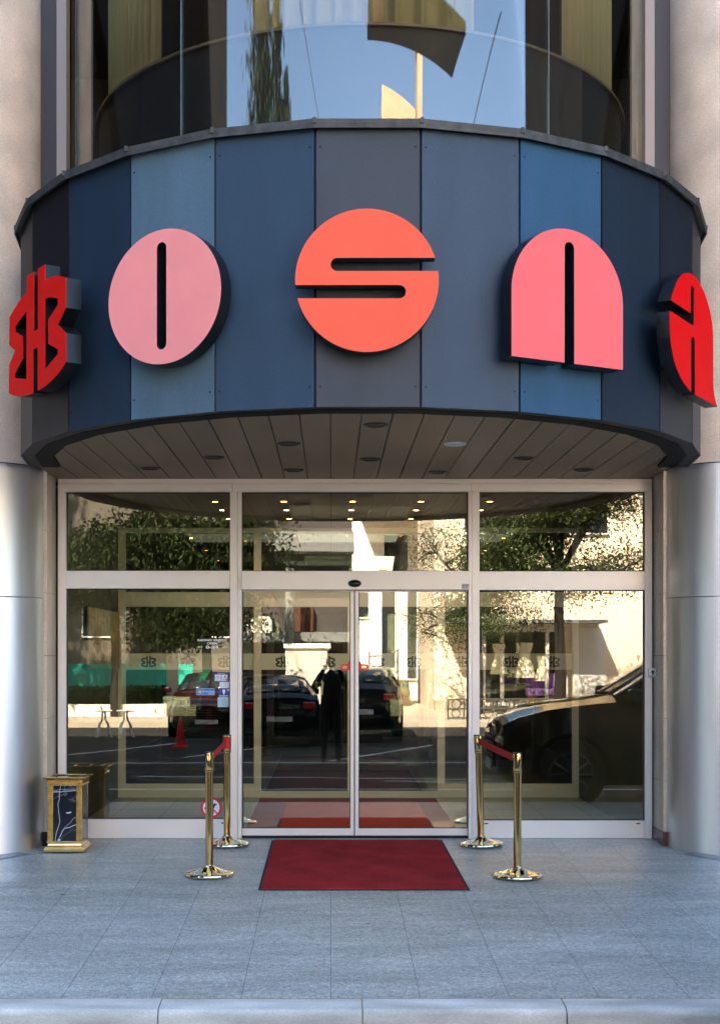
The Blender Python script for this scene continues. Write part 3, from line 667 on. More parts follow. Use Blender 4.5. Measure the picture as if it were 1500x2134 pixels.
t = thing('red_door_emblem', (FX(738.5), .0, FZ(1389)), 'small red emblem pasted across the meeting edges of the sliding doors', 'emblem')
for s_ in (-1, 1):
    pts = [(8 * U, -.034), (24 * U, -.036), (30 * U, -.018), (30 * U, .004), (25 * U, .018), (14 * U, .020), (13 * U, .040), (8 * U, .046)]
    hole = [(15 * U, -.018), (23 * U, -.020), (25.5 * U, -.012), (25.5 * U, -.002), (22 * U, .006), (15 * U, .006)]
    shape('emblem_half', [[(s_ * x, z) for x, z in pts], [(s_ * x, z) for x, z in hole]], .001, mat('red_vinyl', (.75, .02, .01), .4), t, y0=.0275)

# ------------------------------------------------------------------ vestibule and lobby
V = thing('vestibule', (0, 0, 0), 'dim vestibule with tiled floor and downlit ceiling behind the glass doors', 'room')
b = B(); b.box(-3.4, 3.4, .101, 14, -.12, -.0005); b.obj('vestibule_floor', M['intfloor'], V)
b = B()
for i in range(15): 
    x = -3.24 + i * .4635; b.box(x - .002, x + .002, .11, 3.3, 0, .0008)
for y in (.6, 1.1, 1.6, 2.1, 2.6, 3.1): b.box(-2.5, 2.5, y - .002, y + .002, .0009, .0014)
b.obj('floor_joints', M['gasket'], V)
b = B()
for i in range(28):
    xa, xb = x0 + AX + 0, 0
xs0 = FX(689) - 14 * .195
for i in range(28):
    xa, xb = xs0 + i * .195 + .003, xs0 + (i + 1) * .195 - .003
    b.box(max(xa, -3.4), min(xb, 3.4), .075, 13.9, 3.0, 3.02)
b.obj('ceiling_planks', M['soffit'], V)
b = B(); b.box(-3.4, 3.4, .07, 13.9, 3.021, 3.05); b.obj('ceiling_backing', M['black'], V)
b = B()
for x in (-2.53, 2.51): b.box(x - (.12 if x < 0 else -.0), x + (0 if x < 0 else .12), .071, 3.2, 0, 3.0)
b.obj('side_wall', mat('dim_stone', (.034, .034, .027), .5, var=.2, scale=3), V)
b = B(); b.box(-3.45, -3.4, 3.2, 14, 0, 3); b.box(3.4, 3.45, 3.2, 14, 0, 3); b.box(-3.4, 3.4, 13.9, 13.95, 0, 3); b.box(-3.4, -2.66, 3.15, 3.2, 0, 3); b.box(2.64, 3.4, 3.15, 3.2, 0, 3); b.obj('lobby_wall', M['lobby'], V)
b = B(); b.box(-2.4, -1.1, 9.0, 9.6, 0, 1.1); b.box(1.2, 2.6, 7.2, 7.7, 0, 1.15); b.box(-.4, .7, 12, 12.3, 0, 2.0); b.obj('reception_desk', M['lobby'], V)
ly = [1.07, 1.82, 2.67]
pts = [(x, y) for x in (-1.28, -.64, 0, .64, 1.28) for y in ly] + [(x, y) for x in (-1.92, 1.92) for y in (5, 7, 9, 11.2)]
for x, y in pts:
    b = B(); b.lathe([(.030, 2.9985), (.034, 2.994), (.044, 2.994), (.048, 2.9995)], (x, y, 0), 20); rg = b.obj('ceiling_lamp', M['rim'], V)
    b = B(); b.lathe([(0, 2.9975), (.030, 2.9975)], (x, y, 0), 16); b.obj('bulb', M['bulb'], rg)
for x, y, e in ((0, 1.8, 2.4), (-1.3, 1.8, .7), (1.3, 1.8, .7), (0, 8, .4)):
    ld = bpy.data.lights.new('vestibule_light', 'AREA'); ld.energy = e; ld.color = (1, .88, .74); ld.size = 1.2; lo_ = bpy.data.objects.new('vestibule_light', ld); COL.objects.link(lo_); lo_.location = (x, y, 2.97); lo_.parent = V
# inner glazed wall
IN = thing('inner_glass_wall', (0, 3.25, 0), 'inner glazed wall with second doors and frosted emblem band', 'glass wall')
for x0_, x1_ in ((-2.53, -2.45), (-1.045, -.965), (.965, 1.045), (2.44, 2.51)): box('post', fr, IN, x0_, x1_, -.03, .03, 0, 2.955)
spans = ((-2.45, -1.045), (-.965, .965), (1.045, 2.44))
for i, (a_, c_) in enumerate(spans):
    box('transom', fr, IN, a_, c_, -.025, .025, 2.09, 2.25); box('head_beam', fr, IN, a_, c_, -.025, .025, 2.90, 2.955)
    box('bottom_rail', fr, IN, a_, c_, -.025, .025, .0, .15 if i != 1 else .07)
    box('glass_pane', M['glass_in'], IN, a_, c_, -.004, .004, .15 if i != 1 else .07, 2.09); box('glass_pane', M['glass_in'], IN, a_, c_, -.004, .004, 2.25, 2.90)
    box('frosted_band', M['frost'], IN, a_ + .002, c_ - .002, -.006, -.0045, 1.40, 1.578)
box('door_stile', fr, IN, -.02, .06, -.02, .02, .07, 2.09)
b = B()
dec = mat('dark_green_vinyl', (.02, .03, .025), .5)
for px in (310, 392, 470, 590, 683, 785, 862, 960, 1065, 1150):
    x = (px - 690) * 14.63 / 2780 - .199
    if min(abs(x - q) for q in (-1.0, 1.0)) < .13: continue
    t2 = shape('etched_emblem', mark(.155), .0012, dec, IN, loc=(x, 0, 1.487), y0=-.0085)
    b2 = B()
    for k in range(4): b2.lathe([(0, -.0086), (.0045, -.0085)], (x - .030 + k * .02, 0, 1.563), 8, axis='Y')
    b2.obj('stars', dec, IN)
c_ = B(); prev = None
for i in range(60):
    y = 1.2 + i * .03; x = -2.50 + .02 * math.sin(i * 1.1); cur = (c_.bm.verts.new((x, y, 1.42)), c_.bm.verts.new((x, y, 2.02)))
    if prev: c_._f([prev[0], cur[0], cur[1], prev[1]], True)
    prev = cur
o = c_.obj('gold_curtain', M['curtain_gold']); o.modifiers.new('s', 'SOLIDIFY').thickness = .006
tag(o, 'short gold curtain hanging on the vestibule wall behind the litter bin window', 'curtain')
# carpets and mats inside
b = B(); b.box(-.97, .93, .13, 3.1, .002, .006); tag(b.obj('vestibule_carpet', M['carpet_dark']), 'large dark red carpet filling the vestibule floor', 'carpet')
b = B(); b.box(-.66, .71, .45, 2.55, .0065, .016); tag(b.obj('inner_mat', mat('brown_red_mat', (.42, .030, .012), .95, fine=.3)), 'brownish red mat just inside the sliding doors', 'mat')
b = B(); b.box(-.95, .85, 3.4, 9, .002, .008); tag(b.obj('lobby_runner', M['carpet_dark']), 'dark red runner in the lobby beyond the inner doors', 'carpet')

# ------------------------------------------------------------------ outer red mat
SL = math.atan(.0457)
def fl(px, py):
    Z = 2.0986 / ((py - 1362) / 2780 + .0457); return ((px - 690) * Z / 2780 - .199, Z - 11.38)
c4 = [fl(566, 1753.5), fl(921, 1753.5), fl(979, 1857), fl(538, 1857)]
MT = thing('entrance_mat', (0, 0, 0), 'red entrance mat lying on the grey paving before the doors', 'mat')
def flat(name, pts, h0, h1, m, par):
    b = B(); lo = [b.bm.verts.new((x, y, gz(y) + h0)) for x, y in pts]; hi = [b.bm.verts.new((x, y, gz(y) + h1)) for x, y in pts]
    for i in range(len(pts)): b._f([lo[i], lo[(i + 1) % len(pts)], hi[(i + 1) % len(pts)], hi[i]])
    b._f(hi); b._f(lo[::-1]); return b.obj(name, m, par)
flat('rubber_edge', c4, .002, .008, M['mat_edge'], MT)
cxm = sum(p[0] for p in c4) / 4; cym = sum(p[1] for p in c4) / 4
ins = [(x + (.022 if x < cxm else -.022), y + (.016 if y < cym else -.016)) for x, y in c4]
flat('carpet_pile', ins, .008, .016, M['mat_red'], MT)

# ------------------------------------------------------------------ stanchions
def stanchion(x, y, label, lean=(0, 0), belt_from=None, slot_az=0):
    t = thing('stanchion', (x, y, gz(y)), label, 'stanchion', 'brass barrier posts before the doors', rot=(lean[0], lean[1], 0))
    b = B(); b.lathe([(.172, 0), (.180, .003), (.183, .011), (.180, .020), (.170, .026), (.160, .0265), (.130, .034), (.085, .047), (.055, .059), (.040, .067), (.036, .074), (.0305, .078), (.030, .080)], seg=64); b.obj('base', M['brass_pale'], t)
    B().lathe([(.0285, .079), (.0285, .765)], seg=40).obj('pole', M['brass'], t)
    b = B(); b.lathe([(.0285, .7655), (.0335, .768), (.0345, .772), (.0345, .778), (.0315, .781), (.0325, .784), (.0325, .908), (.0315, .9115), (.0, .9115)], seg=40); h = b.obj('belt_head', M['brass'], t)
    b = B()
    for k in range(4):
        a = slot_az + k * PI / 2; c, s = math.cos(a), math.sin(a)
        pts = [(-.0075, .031), (.0075, .031), (.0075, .0335), (-.0075, .0335)]
        b.prism([(c * u - s * v, s * u + c * v) for u, v in pts], .800, .9105)
    b.obj('belt_slot', M['gasket'], h)
    B().lathe([(.0365, .9118), (.0365, .9165), (0, .9175)], seg=40).obj('cap', M['black'], t)
    return t
FLx, FLy = -1.102, -1.49; FRx, FRy = 1.174, -1.54
BLx, BLy = -1.064, -.30; BRx, BRy = 1.045, -.31
stanchion(FLx, FLy, 'brass stanchion standing in front of the no dogs sticker', slot_az=.5)
stanchion(BLx, BLy, 'brass stanchion tight against the left door jamb behind the nearer post', slot_az=.2)
stanchion(FRx, FRy, 'brass stanchion nearer the kerb on the car reflection side', slot_az=-.45)
stanchion(BRx, BRy, 'slightly leaning brass stanchion by the right door jamb', lean=(0, R(-1.6)), slot_az=.1)
def belt(a, c, label, sag=.0):
    b = B(); n = 16; a, c = Vector(a), Vector(c); d = (c - a).normalized(); w = .026; prev = None; nn = Vector((-d.y, d.x, 0)).normalized() * .0012
    for i in range(n + 1):
        t_ = i / n; p = a.lerp(c, t_) - Vector((0, 0, sag * 4 * t_ * (1 - t_)))
        cur = [b.bm.verts.new(p + nn * s + Vector((0, 0, w * q))) for s, q in ((1, -1), (1, 1), (-1, 1), (-1, -1))]
        if prev:
            for k in range(4): b._f([prev[k], prev[(k + 1) % 4], cur[(k + 1) % 4], cur[k]])
        else: b._f(cur)
        prev = cur
    b._f(prev[::-1]); return tag(b.obj('barrier_belt', M['belt']), label, 'barrier belt', 'red barrier belts')
def edge_pts(x0_, y0_, x1_, y1_):
    v = Vector((x1_ - x0_, y1_ - y0_, 0)).normalized() * .034
    return (x0_ + v.x, y0_ + v.y), (x1_ - v.x, y1_ - v.y)
(p, q) = edge_pts(BRx - .024, BRy, FRx, FRy); belt((p[0], p[1], gz(p[1]) + .868), (q[0], q[1], gz(q[1]) + .868), 'taut red belt between the two right stanchions', .005)
(p, q) = edge_pts(BLx, BLy, FLx, FLy); belt((p[0], p[1], gz(p[1]) + .868), (q[0], q[1], gz(q[1]) + .868), 'red belt between the two left stanchions', .01)
# belt end wrapped on the far left head
b = B(); b.lathe([(.0335, .80), (.0342, .802), (.0342, .90), (.0335, .902)], (0, 0, 0), 24, a0=R(190), a1=R(330)); o = b.obj('belt_end', M['belt'], [x for x in bpy.data.objects if x.name.startswith('stanchion')][1])

# ------------------------------------------------------------------ litter bin
bx, by = -2.345, -.50
LB = thing('litter_bin', (bx, by, gz(by) + .004), 'square brass litter bin with black marble front by the steel column', 'litter bin', rot=(R(-0.5), 0, 0))
bd = M['brass_dull']
def frustum(b, prof):
    prev = None
    for w, z in prof:
        cur = [b.bm.verts.new((x * w, y * w, z)) for x, y in ((-1, -1), (1, -1), (1, 1), (-1, 1))]
        if prev:
            for k in range(4): b._f([prev[k], prev[(k + 1) % 4], cur[(k + 1) % 4], cur[k]])
        else: b._f(cur[::-1])
        prev = cur
    b._f(prev); return b
frustum(B(), [(.163, 0), (.163, .022), (.158, .026), (.158, .036), (.152, .040), (.138, .046), (.134, .062), (.143, .068), (.143, .082)]).obj('plinth', M['brass'], LB, bevel=.0015)
for sx in (-1, 1):
    for sy in (-1, 1):
        w0, w1 = (.093, .139); xs_ = sorted((sx * w0, sx * w1)); ys_ = sorted((sy * (.118 if sy else 0), sy * .139))
        box('corner_post', bd, LB, xs_[0], xs_[1], ys_[0], ys_[1], .0825, .529, bevel=.002)
def marble():
    m, n, l, b = nt('black_marble'); b.inputs['Roughness'].default_value = .12
    tc = n.new('ShaderNodeTexCoord'); t = n.new('ShaderNodeTexNoise'); t.inputs['Scale'].default_value = 4.0; t.inputs['Detail'].default_value = 6; l.new(tc.outputs['Object'], t.inputs['Vector'])
    cr = n.new('ShaderNodeValToRGB'); e = cr.color_ramp; e.elements[0].position = .490; e.elements[0].color = (.010, .012, .018, 1); e.elements[1].position = .502; e.elements[1].color = (.10, .12, .15, 1)
    x = e.elements.new(.514); x.color = (.010, .012, .018, 1); l.new(t.outputs['Fac'], cr.inputs[0]); l.new(cr.outputs[0], b.inputs['Base Color']); return m
M['marble'] = marble()
box('marble_core', M['marble'], LB, -.1375, .1375, -.132, .132, .0825, .529)
# pale veins crossing the front slab
vm_ = mat('white_vein', (.72, .74, .76), .3)
b = B()
def vein(pts, r): b.tube([(x, -.1322, z) for x, z in pts], r, 5)
vein([(-.035, .528), (-.040, .49), (-.046, .455), (-.043, .42), (-.055, .38), (-.050, .33), (-.044, .28), (-.040, .24), (-.050, .20), (-.068, .15), (-.074, .11), (-.078, .085)], .0018)
vein([(-.090, .492), (-.06, .493), (-.03, .500), (.03, .500), (.09, .500)], .0012); vein([(-.090, .478), (-.055, .480), (-.03, .478), (-.01, .485), (.04, .486), (.09, .490)], .0026)
vein([(-.056, .09), (-.045, .105), (-.030, .135), (-.018, .165), (-.002, .185), (.03, .190), (.06, .203), (.09, .214)], .0026)
vein([(-.005, .19), (.02, .21), (.05, .235), (.065, .262), (.085, .275)], .0010)
vein([(.012, .312), (.022, .309), (.036, .310), (.052, .318)], .0050); vein([(-.05, .085), (-.045, .095), (-.035, .09)], .006)
b.obj('marble_vein', vm_, LB)
frustum(B(), [(.150, .5295), (.150, .537), (.143, .541), (.143, .567), (.147, .571), (.147, .578), (.166, .586), (.172, .590)]).obj('cornice', bd, LB, bevel=.0015)
b = B()
for x0_, x1_, y0_, y1_ in ((-.172, .172, -.172, -.125), (-.172, .172, .125, .172), (-.172, -.13, -.125, .125), (.13, .172, -.125, .125)): b.box(x0_, x1_, y0_, y1_, .5905, .602)
b.box(-.016, .0, -.125, .125, .592, .598)
b.obj('top_rim', M['brass'], LB, bevel=.003)
box('tray', M['ledge'], LB, -.13, .13, -.125, .125, .5902, .5915)
B().box(.085, .128, -.12, .12, .5916, .598).obj('ash_tray', M['brass_dull'], LB)

# ------------------------------------------------------------------ the other side of the street (seen in the glass)
def building(name, label, x0_, x1_, y0_, y1_, h, m, wins=(), base=None):
    t = thing(name, ((x0_ + x1_) / 2, y1_, ZR + .11), label, 'building', 'buildings across the street')
    cx_ = (x0_ + x1_) / 2; z0 = 0
    b = B(); b.box(x0_ - cx_, x1_ - cx_, y0_ - y1_, 0, -.1, h); b.obj('wall', m, t)
    for (wx0, wx1, wz0, wz1) in wins:
        w = B(); w.box(wx0 - cx_, wx1 - cx_, .002, .03, wz0, wz1); wo = w.obj('window', M['winglass'], t)
        f = B(); e = .05; f.box(wx0 - cx_ - e, wx1 - cx_ + e, .003, .07, wz1, wz1 + e); f.box(wx0 - cx_ - e, wx1 - cx_ + e, .003, .09, wz0 - e, wz0); f.box(wx0 - cx_ - e, wx0 - cx_, .003, .07, wz0, wz1); f.box(wx1 - cx_, wx1 - cx_ + e, .003, .07, wz0, wz1); f.obj('window_frame', M['white'], wo)
    return t
def wx(px, Z): return (px - 690) * Z / 2780 - .199
def wz(py, Z): return EYE - (py - 1362) * Z / 2780
# cream shop building
Z1 = 42; y1 = -(Z1 - 11.38)
cb_ = building('cream_building', 'cream rendered shop building across the street with dress shop window', 3.05, 17, y1 - 8, y1, 9.5, M['cream'],
    wins=[(x, x + 1.5, 5.6, 7.6) for x in (4, 7, 10, 13)])
gy = ZR + .11
sx0, sx1, sz0, sz1 = wx(1002, Z1), wx(1163, Z1), wz(1462, Z1) - gy, wz(1318, Z1) - gy; cc = (3.05 + 17) / 2
b = B(); b.box(sx0 - cc, sx1 - cc, .002, .02, sz0, sz1); b.obj('shop_backdrop', M['shopwall'], cb_)
b = B()
for x in (sx0, sx0 + .55, sx1 - .5, sx1): b.box(x - cc - .05, x - cc + .05, .9, 1.0, sz0, sz1)
b.box(sx0 - cc, sx1 - cc, .9, 1.0, sz1, sz1 + .12); b.box(sx0 - cc, sx1 - cc, .9, 1.0, sz0 - .1, sz0); b.obj('shop_frame', M['whitewall'], cb_)
b = B(); b.box(3.3 - cc, 8.2 - cc, .0, 1.6, sz1 + .25, sz1 + .35); b.obj('awning', M['greyband'], cb_)
b = B(); b.box(wx(1195, Z1) - cc, wx(1262, Z1) - cc, .002, .06, .3, 2.6); b.obj('bright_door', M['white'], cb_)
b = B(); b.box(3.05 - cc, 17 - cc, .002, .5, 0, .35); b.obj('step', M['pave_far'], cb_)
for i, (px, pt, pb_, w) in enumerate(((1040, 1341, 1406, .26), (1094, 1339, 1413, .33), (1130, 1366, 1420, .25))):
    x, zt, zb2 = wx(px, Z1 - .5), wz(pt, Z1 - .5), wz(pb_, Z1 - .5); hh = zt - zb2
    b = B(); b.lathe([(w * 1.05, 0), (w * .85, hh * .25), (w * .5, hh * .55), (w * .45, hh * .62), (w * .7, hh * .85), (w * .8, hh * .98), (w * .3, hh)], seg=24)
    t = b.obj('dress', M['dress'], None, loc=(x, y1 + .45, zb2)); tag(t, ('cream dress nearest the railing end in the shop window', 'widest cream dress in the middle of the shop window', 'short cream dress next to the tree trunk in the shop window')[i], 'dress', 'dresses in the shop window')
t = thing('armchair', (wx(1135, 41), y1 + .6, gy), 'purple draped wooden armchair below the dresses', 'chair')
b = B(); b.box(-.5, .5, -.3, .3, .5, .7); b.box(-.5, .5, -.35, -.2, .7, 1.15); b.obj('cushion', M['purple'], t); b = B(); b.box(-.45, -.2, -.2, .2, 0, .5); b.box(.15, .45, -.2, .2, 0, .5); b.obj('base', M['wood'], t)
# white modern building
Z2 = 52; y2 = -(Z2 - 11.38)
wb = building('white_building', 'white modern building with glass bays and stairs across the street', .3, 4.6, y2 - 6, y2, 12, M['whitewall'],
    wins=[(wx(795, Z2), wx(822, Z2), 1.2, 4.4), (wx(848, Z2), wx(868, Z2), .8, 5.0), (wx(800, Z2), wx(850, Z2), 4.8, 6.4), (wx(748, Z2), wx(768, Z2), 3.2, 4.2), (wx(885, Z2), wx(893, Z2), .8, 5)])
b = B(); cc2 = 2.45
for i in range(5): b.box(wx(828, 46) - cc2, wx(860, 46) - cc2, .2, 5.5 - i * .6, i * .16, (i + 1) * .16)
b.obj('stairs', M['tan'], wb)
b = B()
for x in (wx(770, 48), wx(810, 48), wx(828, 48)): b.tube([(x - cc2, 4, 0), (x - cc2, 4, 1.9)], .03, 6)
for z in (.9, 1.3, 1.7): b.tube([(wx(770, 48) - cc2, 4, z), (wx(812, 48) - cc2, 4, z), (wx(830, 48) - cc2, 4, z + .25)], .025, 6)
b.obj('handrail', M['rim'], wb)
b = B(); b.prism_y([(wx(785, 44) - cc2, 5.2), (wx(830, 44) - cc2, 5.2), (wx(815, 44) - cc2, 3.9)], 5.0, 5.3); b.box(-1.5, .8, .002, 2.2, 7.0, 7.3); b.box(.9, 2.1, .002, 1.4, 5.6, 5.8); b.obj('balcony', M['whitewall'], wb)
# dark undercroft building
Z3 = 41; y3 = -(Z3 - 11.38)
db = thing('undercroft_building', (-1.2, y3, gy), 'dark undercroft building with grey slab bands across the street', 'building', 'buildings across the street')
b = B(); b.box(wx(500, Z3) + 1.2, wx(735, Z3) + 1.2, -2.6, -1.2, 0, 8); b.obj('wall', M['dkclad'], db)
b = B(); b.box(wx(500, Z3) + 1.2, wx(738, Z3) + 1.2, -1.2, .1, wz(1150, Z3) - gy, wz(1108, Z3) - gy); b.box(wx(500, Z3) + 1.2, wx(738, Z3) + 1.2, -1.19, 0, wz(1338, Z3) - gy, wz(1318, Z3) - gy); b.obj('slab_band', M['greyband'], db)
b = B(); b.lathe([(.15, 0), (.15, 4.4)], (wx(604, Z3) + 1.2, .25, 0), 16); b.obj('pillar', M['greyband'], db)
b = B(); b.box(wx(608, Z3) + 1.2, wx(652, Z3) + 1.2, -1.19, -.9, wz(1316, Z3) - gy, wz(1262, Z3) - gy); b.obj('panel', M['rust'], db)
b = B(); b.box(wx(505, Z3) + 1.2, wx(563, Z3) + 1.2, -1.19, -.4, wz(1322, Z3) - gy, wz(1284, Z3) - gy); b.obj('white_sheet', M['whitewall'], db)
# white kiosk shutter
k_ = thing('white_kiosk', (wx(640, 37), -(37 - 11.38), gy), 'small white corrugated kiosk standing before the undercroft', 'kiosk')
hw_ = 45 * 37 / 2780; hz = wz(1342, 37) - gy
box('body', M['whitewall'], k_, -hw_, hw_, -1.5, 0, 0, hz - .12); box('roof', M['white'], k_, -hw_ - .05, hw_ + .05, -1.55, .08, hz - .12, hz)
b = B()
for i in range(22): b.box(-hw_ + .05 + i * .052, -hw_ + .065 + i * .052, .001, .02, .1, hz - .2)
b.obj('corrugation', M['greyband'], k_)
# distant towers that show in the bay glass
for lab, f1, f2, h_ in (('tall dark clad corner block closing the street on the emblem side', [(-28.5, -24.5), (-48, -39), (-48, -24.5)], [(-42, -24.48), (-54, -24.48), (-54, 12), (-42, 12)], 36), ('tall dark clad corner block closing the street on the letter A side', [(46, -24.5), (70, -35.2), (70, -24.5)], [(46, -24.48), (58, -24.48), (58, 12), (46, 12)], 38)):
    t = thing('dark_block', (f1[0][0], f1[0][1], gy), lab, 'building', 'buildings across the street'); ox, oy = f1[0]
    b = B(); b.prism([(x - ox, y - oy) for x, y in f1], 0, h_); b.prism([(x - ox, y - oy) for x, y in f2], -.1, h_ - .3); b.obj('wall', M['blackclad'], t)
tt = building('tan_tower', 'tan apartment block rising behind the cream shop building', 6.2, 17.5, -64, -51, 26.0, M['tan'], wins=[(7 + i * 1.7, 8 + i * 1.7, 22.5, 24.2) for i in range(6)])
b = B(); b.prism([(-.7, -.7), (.7, -.7), (.7, .7), (-.7, .7)], 0, 23); b.prism([(-.5, -.5), (.5, -.5), (.5, .5), (-.5, .5)], 23, 26.2); b.box(-.85, .85, -.85, .85, 22.9, 23.3)
tag(b.obj('chimney_stack', M['tan'], None, loc=(14.2, -39, gy)), 'thin sunlit chimney stack rising beyond the cream building', 'chimney')
# low grey building left, teal hoarding, hedge, low wall
lb = building('grey_building', 'grey building behind the teal hoarding across the street', -18, -3.4, -44, -36, 12.5, mat('dim_render', (.10, .09, .075), .8, var=.2, scale=.5), wins=[(-9 + i * 2.2, -7.8 + i * 2.2, 2.4, 3.8) for i in range(3)])
o = B().box(wx(140, 45), wx(402, 45), -33.75, -33.62, gy, wz(1384, 45)).obj('teal_hoarding', M['teal']); tag(o, 'teal green hoarding behind the hedge across the street', 'hoarding')
o = B().box(wx(346, 41), wx(369, 41), -29.9, -29.6, gy, wz(1306, 41)).obj('white_pillar', M['whitewall']); tag(o, 'white sunlit pillar beside the teal hoarding', 'pillar')
def leaves(b, n, fn, s0, s1, rr):
    for _ in range(n):
        c = Vector(fn(rr)); s_ = rr.uniform(s0, s1); u = Vector((rr.gauss(0, 1), rr.gauss(0, 1), rr.gauss(0, 1))).normalized(); v = u.orthogonal().normalized()
        b.quad(c - u * s_, c + v * s_ * .45, c + u * s_, c - v * s_ * .45)
hx0, hx1 = wx(140, 42), wx(400, 42)
b = B(); rr = random.Random(5)
leaves(b, 5200, lambda r: (r.uniform(hx0, hx1), -30.6 - r.random() * .8, gy + .05 + r.random() ** .6 * (.62 + .10 * math.sin(r.uniform(0, 6)))), .05, .12, rr)
b.box(hx0, hx1, -31.2, -30.8, gy, gy + .5)
tag(b.obj('hedge', M['hedge']), 'clipped green hedge in front of the teal hoarding', 'hedge')
o = B().box(wx(140, 38), wx(345, 38), -26.9, -26.6, gy, gy + .35).obj('low_wall', M['whitewall']); tag(o, 'low white wall in front of the green hedge', 'wall')
for i, px in enumerate((216, 262)):
    t = thing('cafe_table', (wx(px, 30.4), -(30.4 - 11.38), ZR - .016), ('white cafe table nearest the stone return, on the sunlit road edge', 'white cafe table beside the inner post, on the sunlit road edge')[i], 'table', 'white cafe tables across the street')
    B().lathe([(.20, .60), (.21, .615), (.20, .63), (0, .63)], seg=20).obj('tabletop', M['white'], t)
    for k in range(4):
        a = k * PI / 2 + .5; c, s_ = math.cos(a), math.sin(a)
        b = B(); b.tube([(c * .04, s_ * .04, .60), (c * .05, s_ * .05, .42), (c * .15, s_ * .15, .28), (c * .17, s_ * .17, .12), (c * .24, s_ * .24, 0)], .018, 6); b.obj('leg', M['white'], t)
# iron railing with circles
Z4 = 36; fx0, fx1 = wx(934, Z4), wx(1240, Z4); RL = thing('iron_railing', ((fx0 + fx1) / 2, -(Z4 - 11.38), gy), 'dark iron railing with circle pattern before the cream building', 'railing')
hwf = (fx1 - fx0) / 2; top = wz(1457, Z4) - gy; bot = wz(1505, Z4) - gy; bot = max(bot, .05)
b = B()
for z in (bot, (top + bot) / 2, top): b.tube([(-hwf, 0, z), (hwf, 0, z)], .022, 6)
nsec = 9
for i in range(nsec + 1):
    x = -hwf + 2 * hwf * i / nsec; b.tube([(x, 0, 0), (x, 0, top)], .022, 6)
b.obj('rails', M['iron'], RL)
for i in range(nsec):
    for z in ((3 * top + bot) / 4, (top + 3 * bot) / 4):
        x = -hwf + 2 * hwf * (i + .5) / nsec; r_c = (top - bot) / 4.4
        b = B(); b.tube([(x + r_c * math.cos(a * PI / 10), 0, z + r_c * math.sin(a * PI / 10)) for a in range(21)], .014, 5); b.obj('ring', M['iron'], RL)
# trees
def tree(name, loc, trunk_h, tr, branches, crown, nleaf, lm, label, seed, ls=(.05, .11), lean=.0):
    rr = random.Random(seed); t = thing(name, loc, label, 'tree', 'trees across the street')
    b = B(); top = Vector((lean, 0, trunk_h)); b.tube([(0, 0, 0), (lean * .3 + .02, 0, trunk_h * .35), (lean * .6 - .03, 0, trunk_h * .7), top], tr, 10, tr * .72)
    tips = []
    for i in range(branches):
        a = 2 * PI * i / branches + rr.uniform(-.4, .4); L = rr.uniform(.7, 1.0); up = rr.uniform(-.25, 1.0)
        e = top + Vector((math.cos(a) * crown[0] * L * .75, math.sin(a) * crown[1] * L * .75, crown[2] * up * .85)); m1 = top.lerp(e, .45) + Vector((rr.uniform(-.2, .2), rr.uniform(-.2, .2), rr.uniform(0, .4)))
        b.tube([top, m1, e], tr * .6, 6, tr * .14); tips += [m1, e, m1.lerp(e, .5)]
        for k in range(4):
            s_ = m1.lerp(e, rr.random()); f = s_ + Vector((rr.uniform(-1, 1) * crown[0] * .4, rr.uniform(-1, 1) * crown[1] * .4, rr.uniform(-.35, .5) * crown[2] * .5)); b.tube([s_, s_.lerp(f, .5) + Vector((0, 0, .1)), f], tr * .26, 5, tr * .06); tips += [f, s_.lerp(f, .6)]
    b.obj('trunk', M['bark'], t)
    b = B(); cl = [(p + Vector((rr.gauss(0, .25), rr.gauss(0, .25), rr.gauss(0, .2))), rr.uniform(.22, .55)) for p in tips for _ in range(3)]
    def fn(r):
        p, s_ = r.choice(cl); return p + Vector((r.gauss(0, s_), r.gauss(0, s_), r.gauss(0, s_ * .55)))
    leaves(b, nleaf, fn, ls[0], ls[1], rr); b.obj('crown', lm, t); return t
ZT_ = 34
tree('street_tree', (wx(1180, ZT_), -(ZT_ - 11.38) - .9, gy), wz(1190, ZT_) - gy, .16, 9, (3.2, 2.4, 4.0), 44000, M['leaf'], 'feathery street tree with dark trunk before the cream building', 11, (.03, .06))
tree('street_tree', (wx(1010, 38), -28.0, gy), 3.0, .13, 8, (2.3, 2, 2.8), 12000, M['leaf'], 'smaller leafy tree beside the railing end of the shop window', 12, (.03, .06))
tree('street_tree', (wx(425, 36), -25.5, gy), 3.0, .16, 9, (2.0, 1.8, 3.2), 34000, M['leafdk'], 'dense dark tree between the hoarding and the undercroft', 13, (.05, .10))
tree('street_tree', (wx(230, 37), -26.5, gy), 3.9, .16, 10, (2.6, 2.2, 3.0), 38000, M['leafdk'], 'broad dark tree over the teal hoarding', 14, (.05, .10))
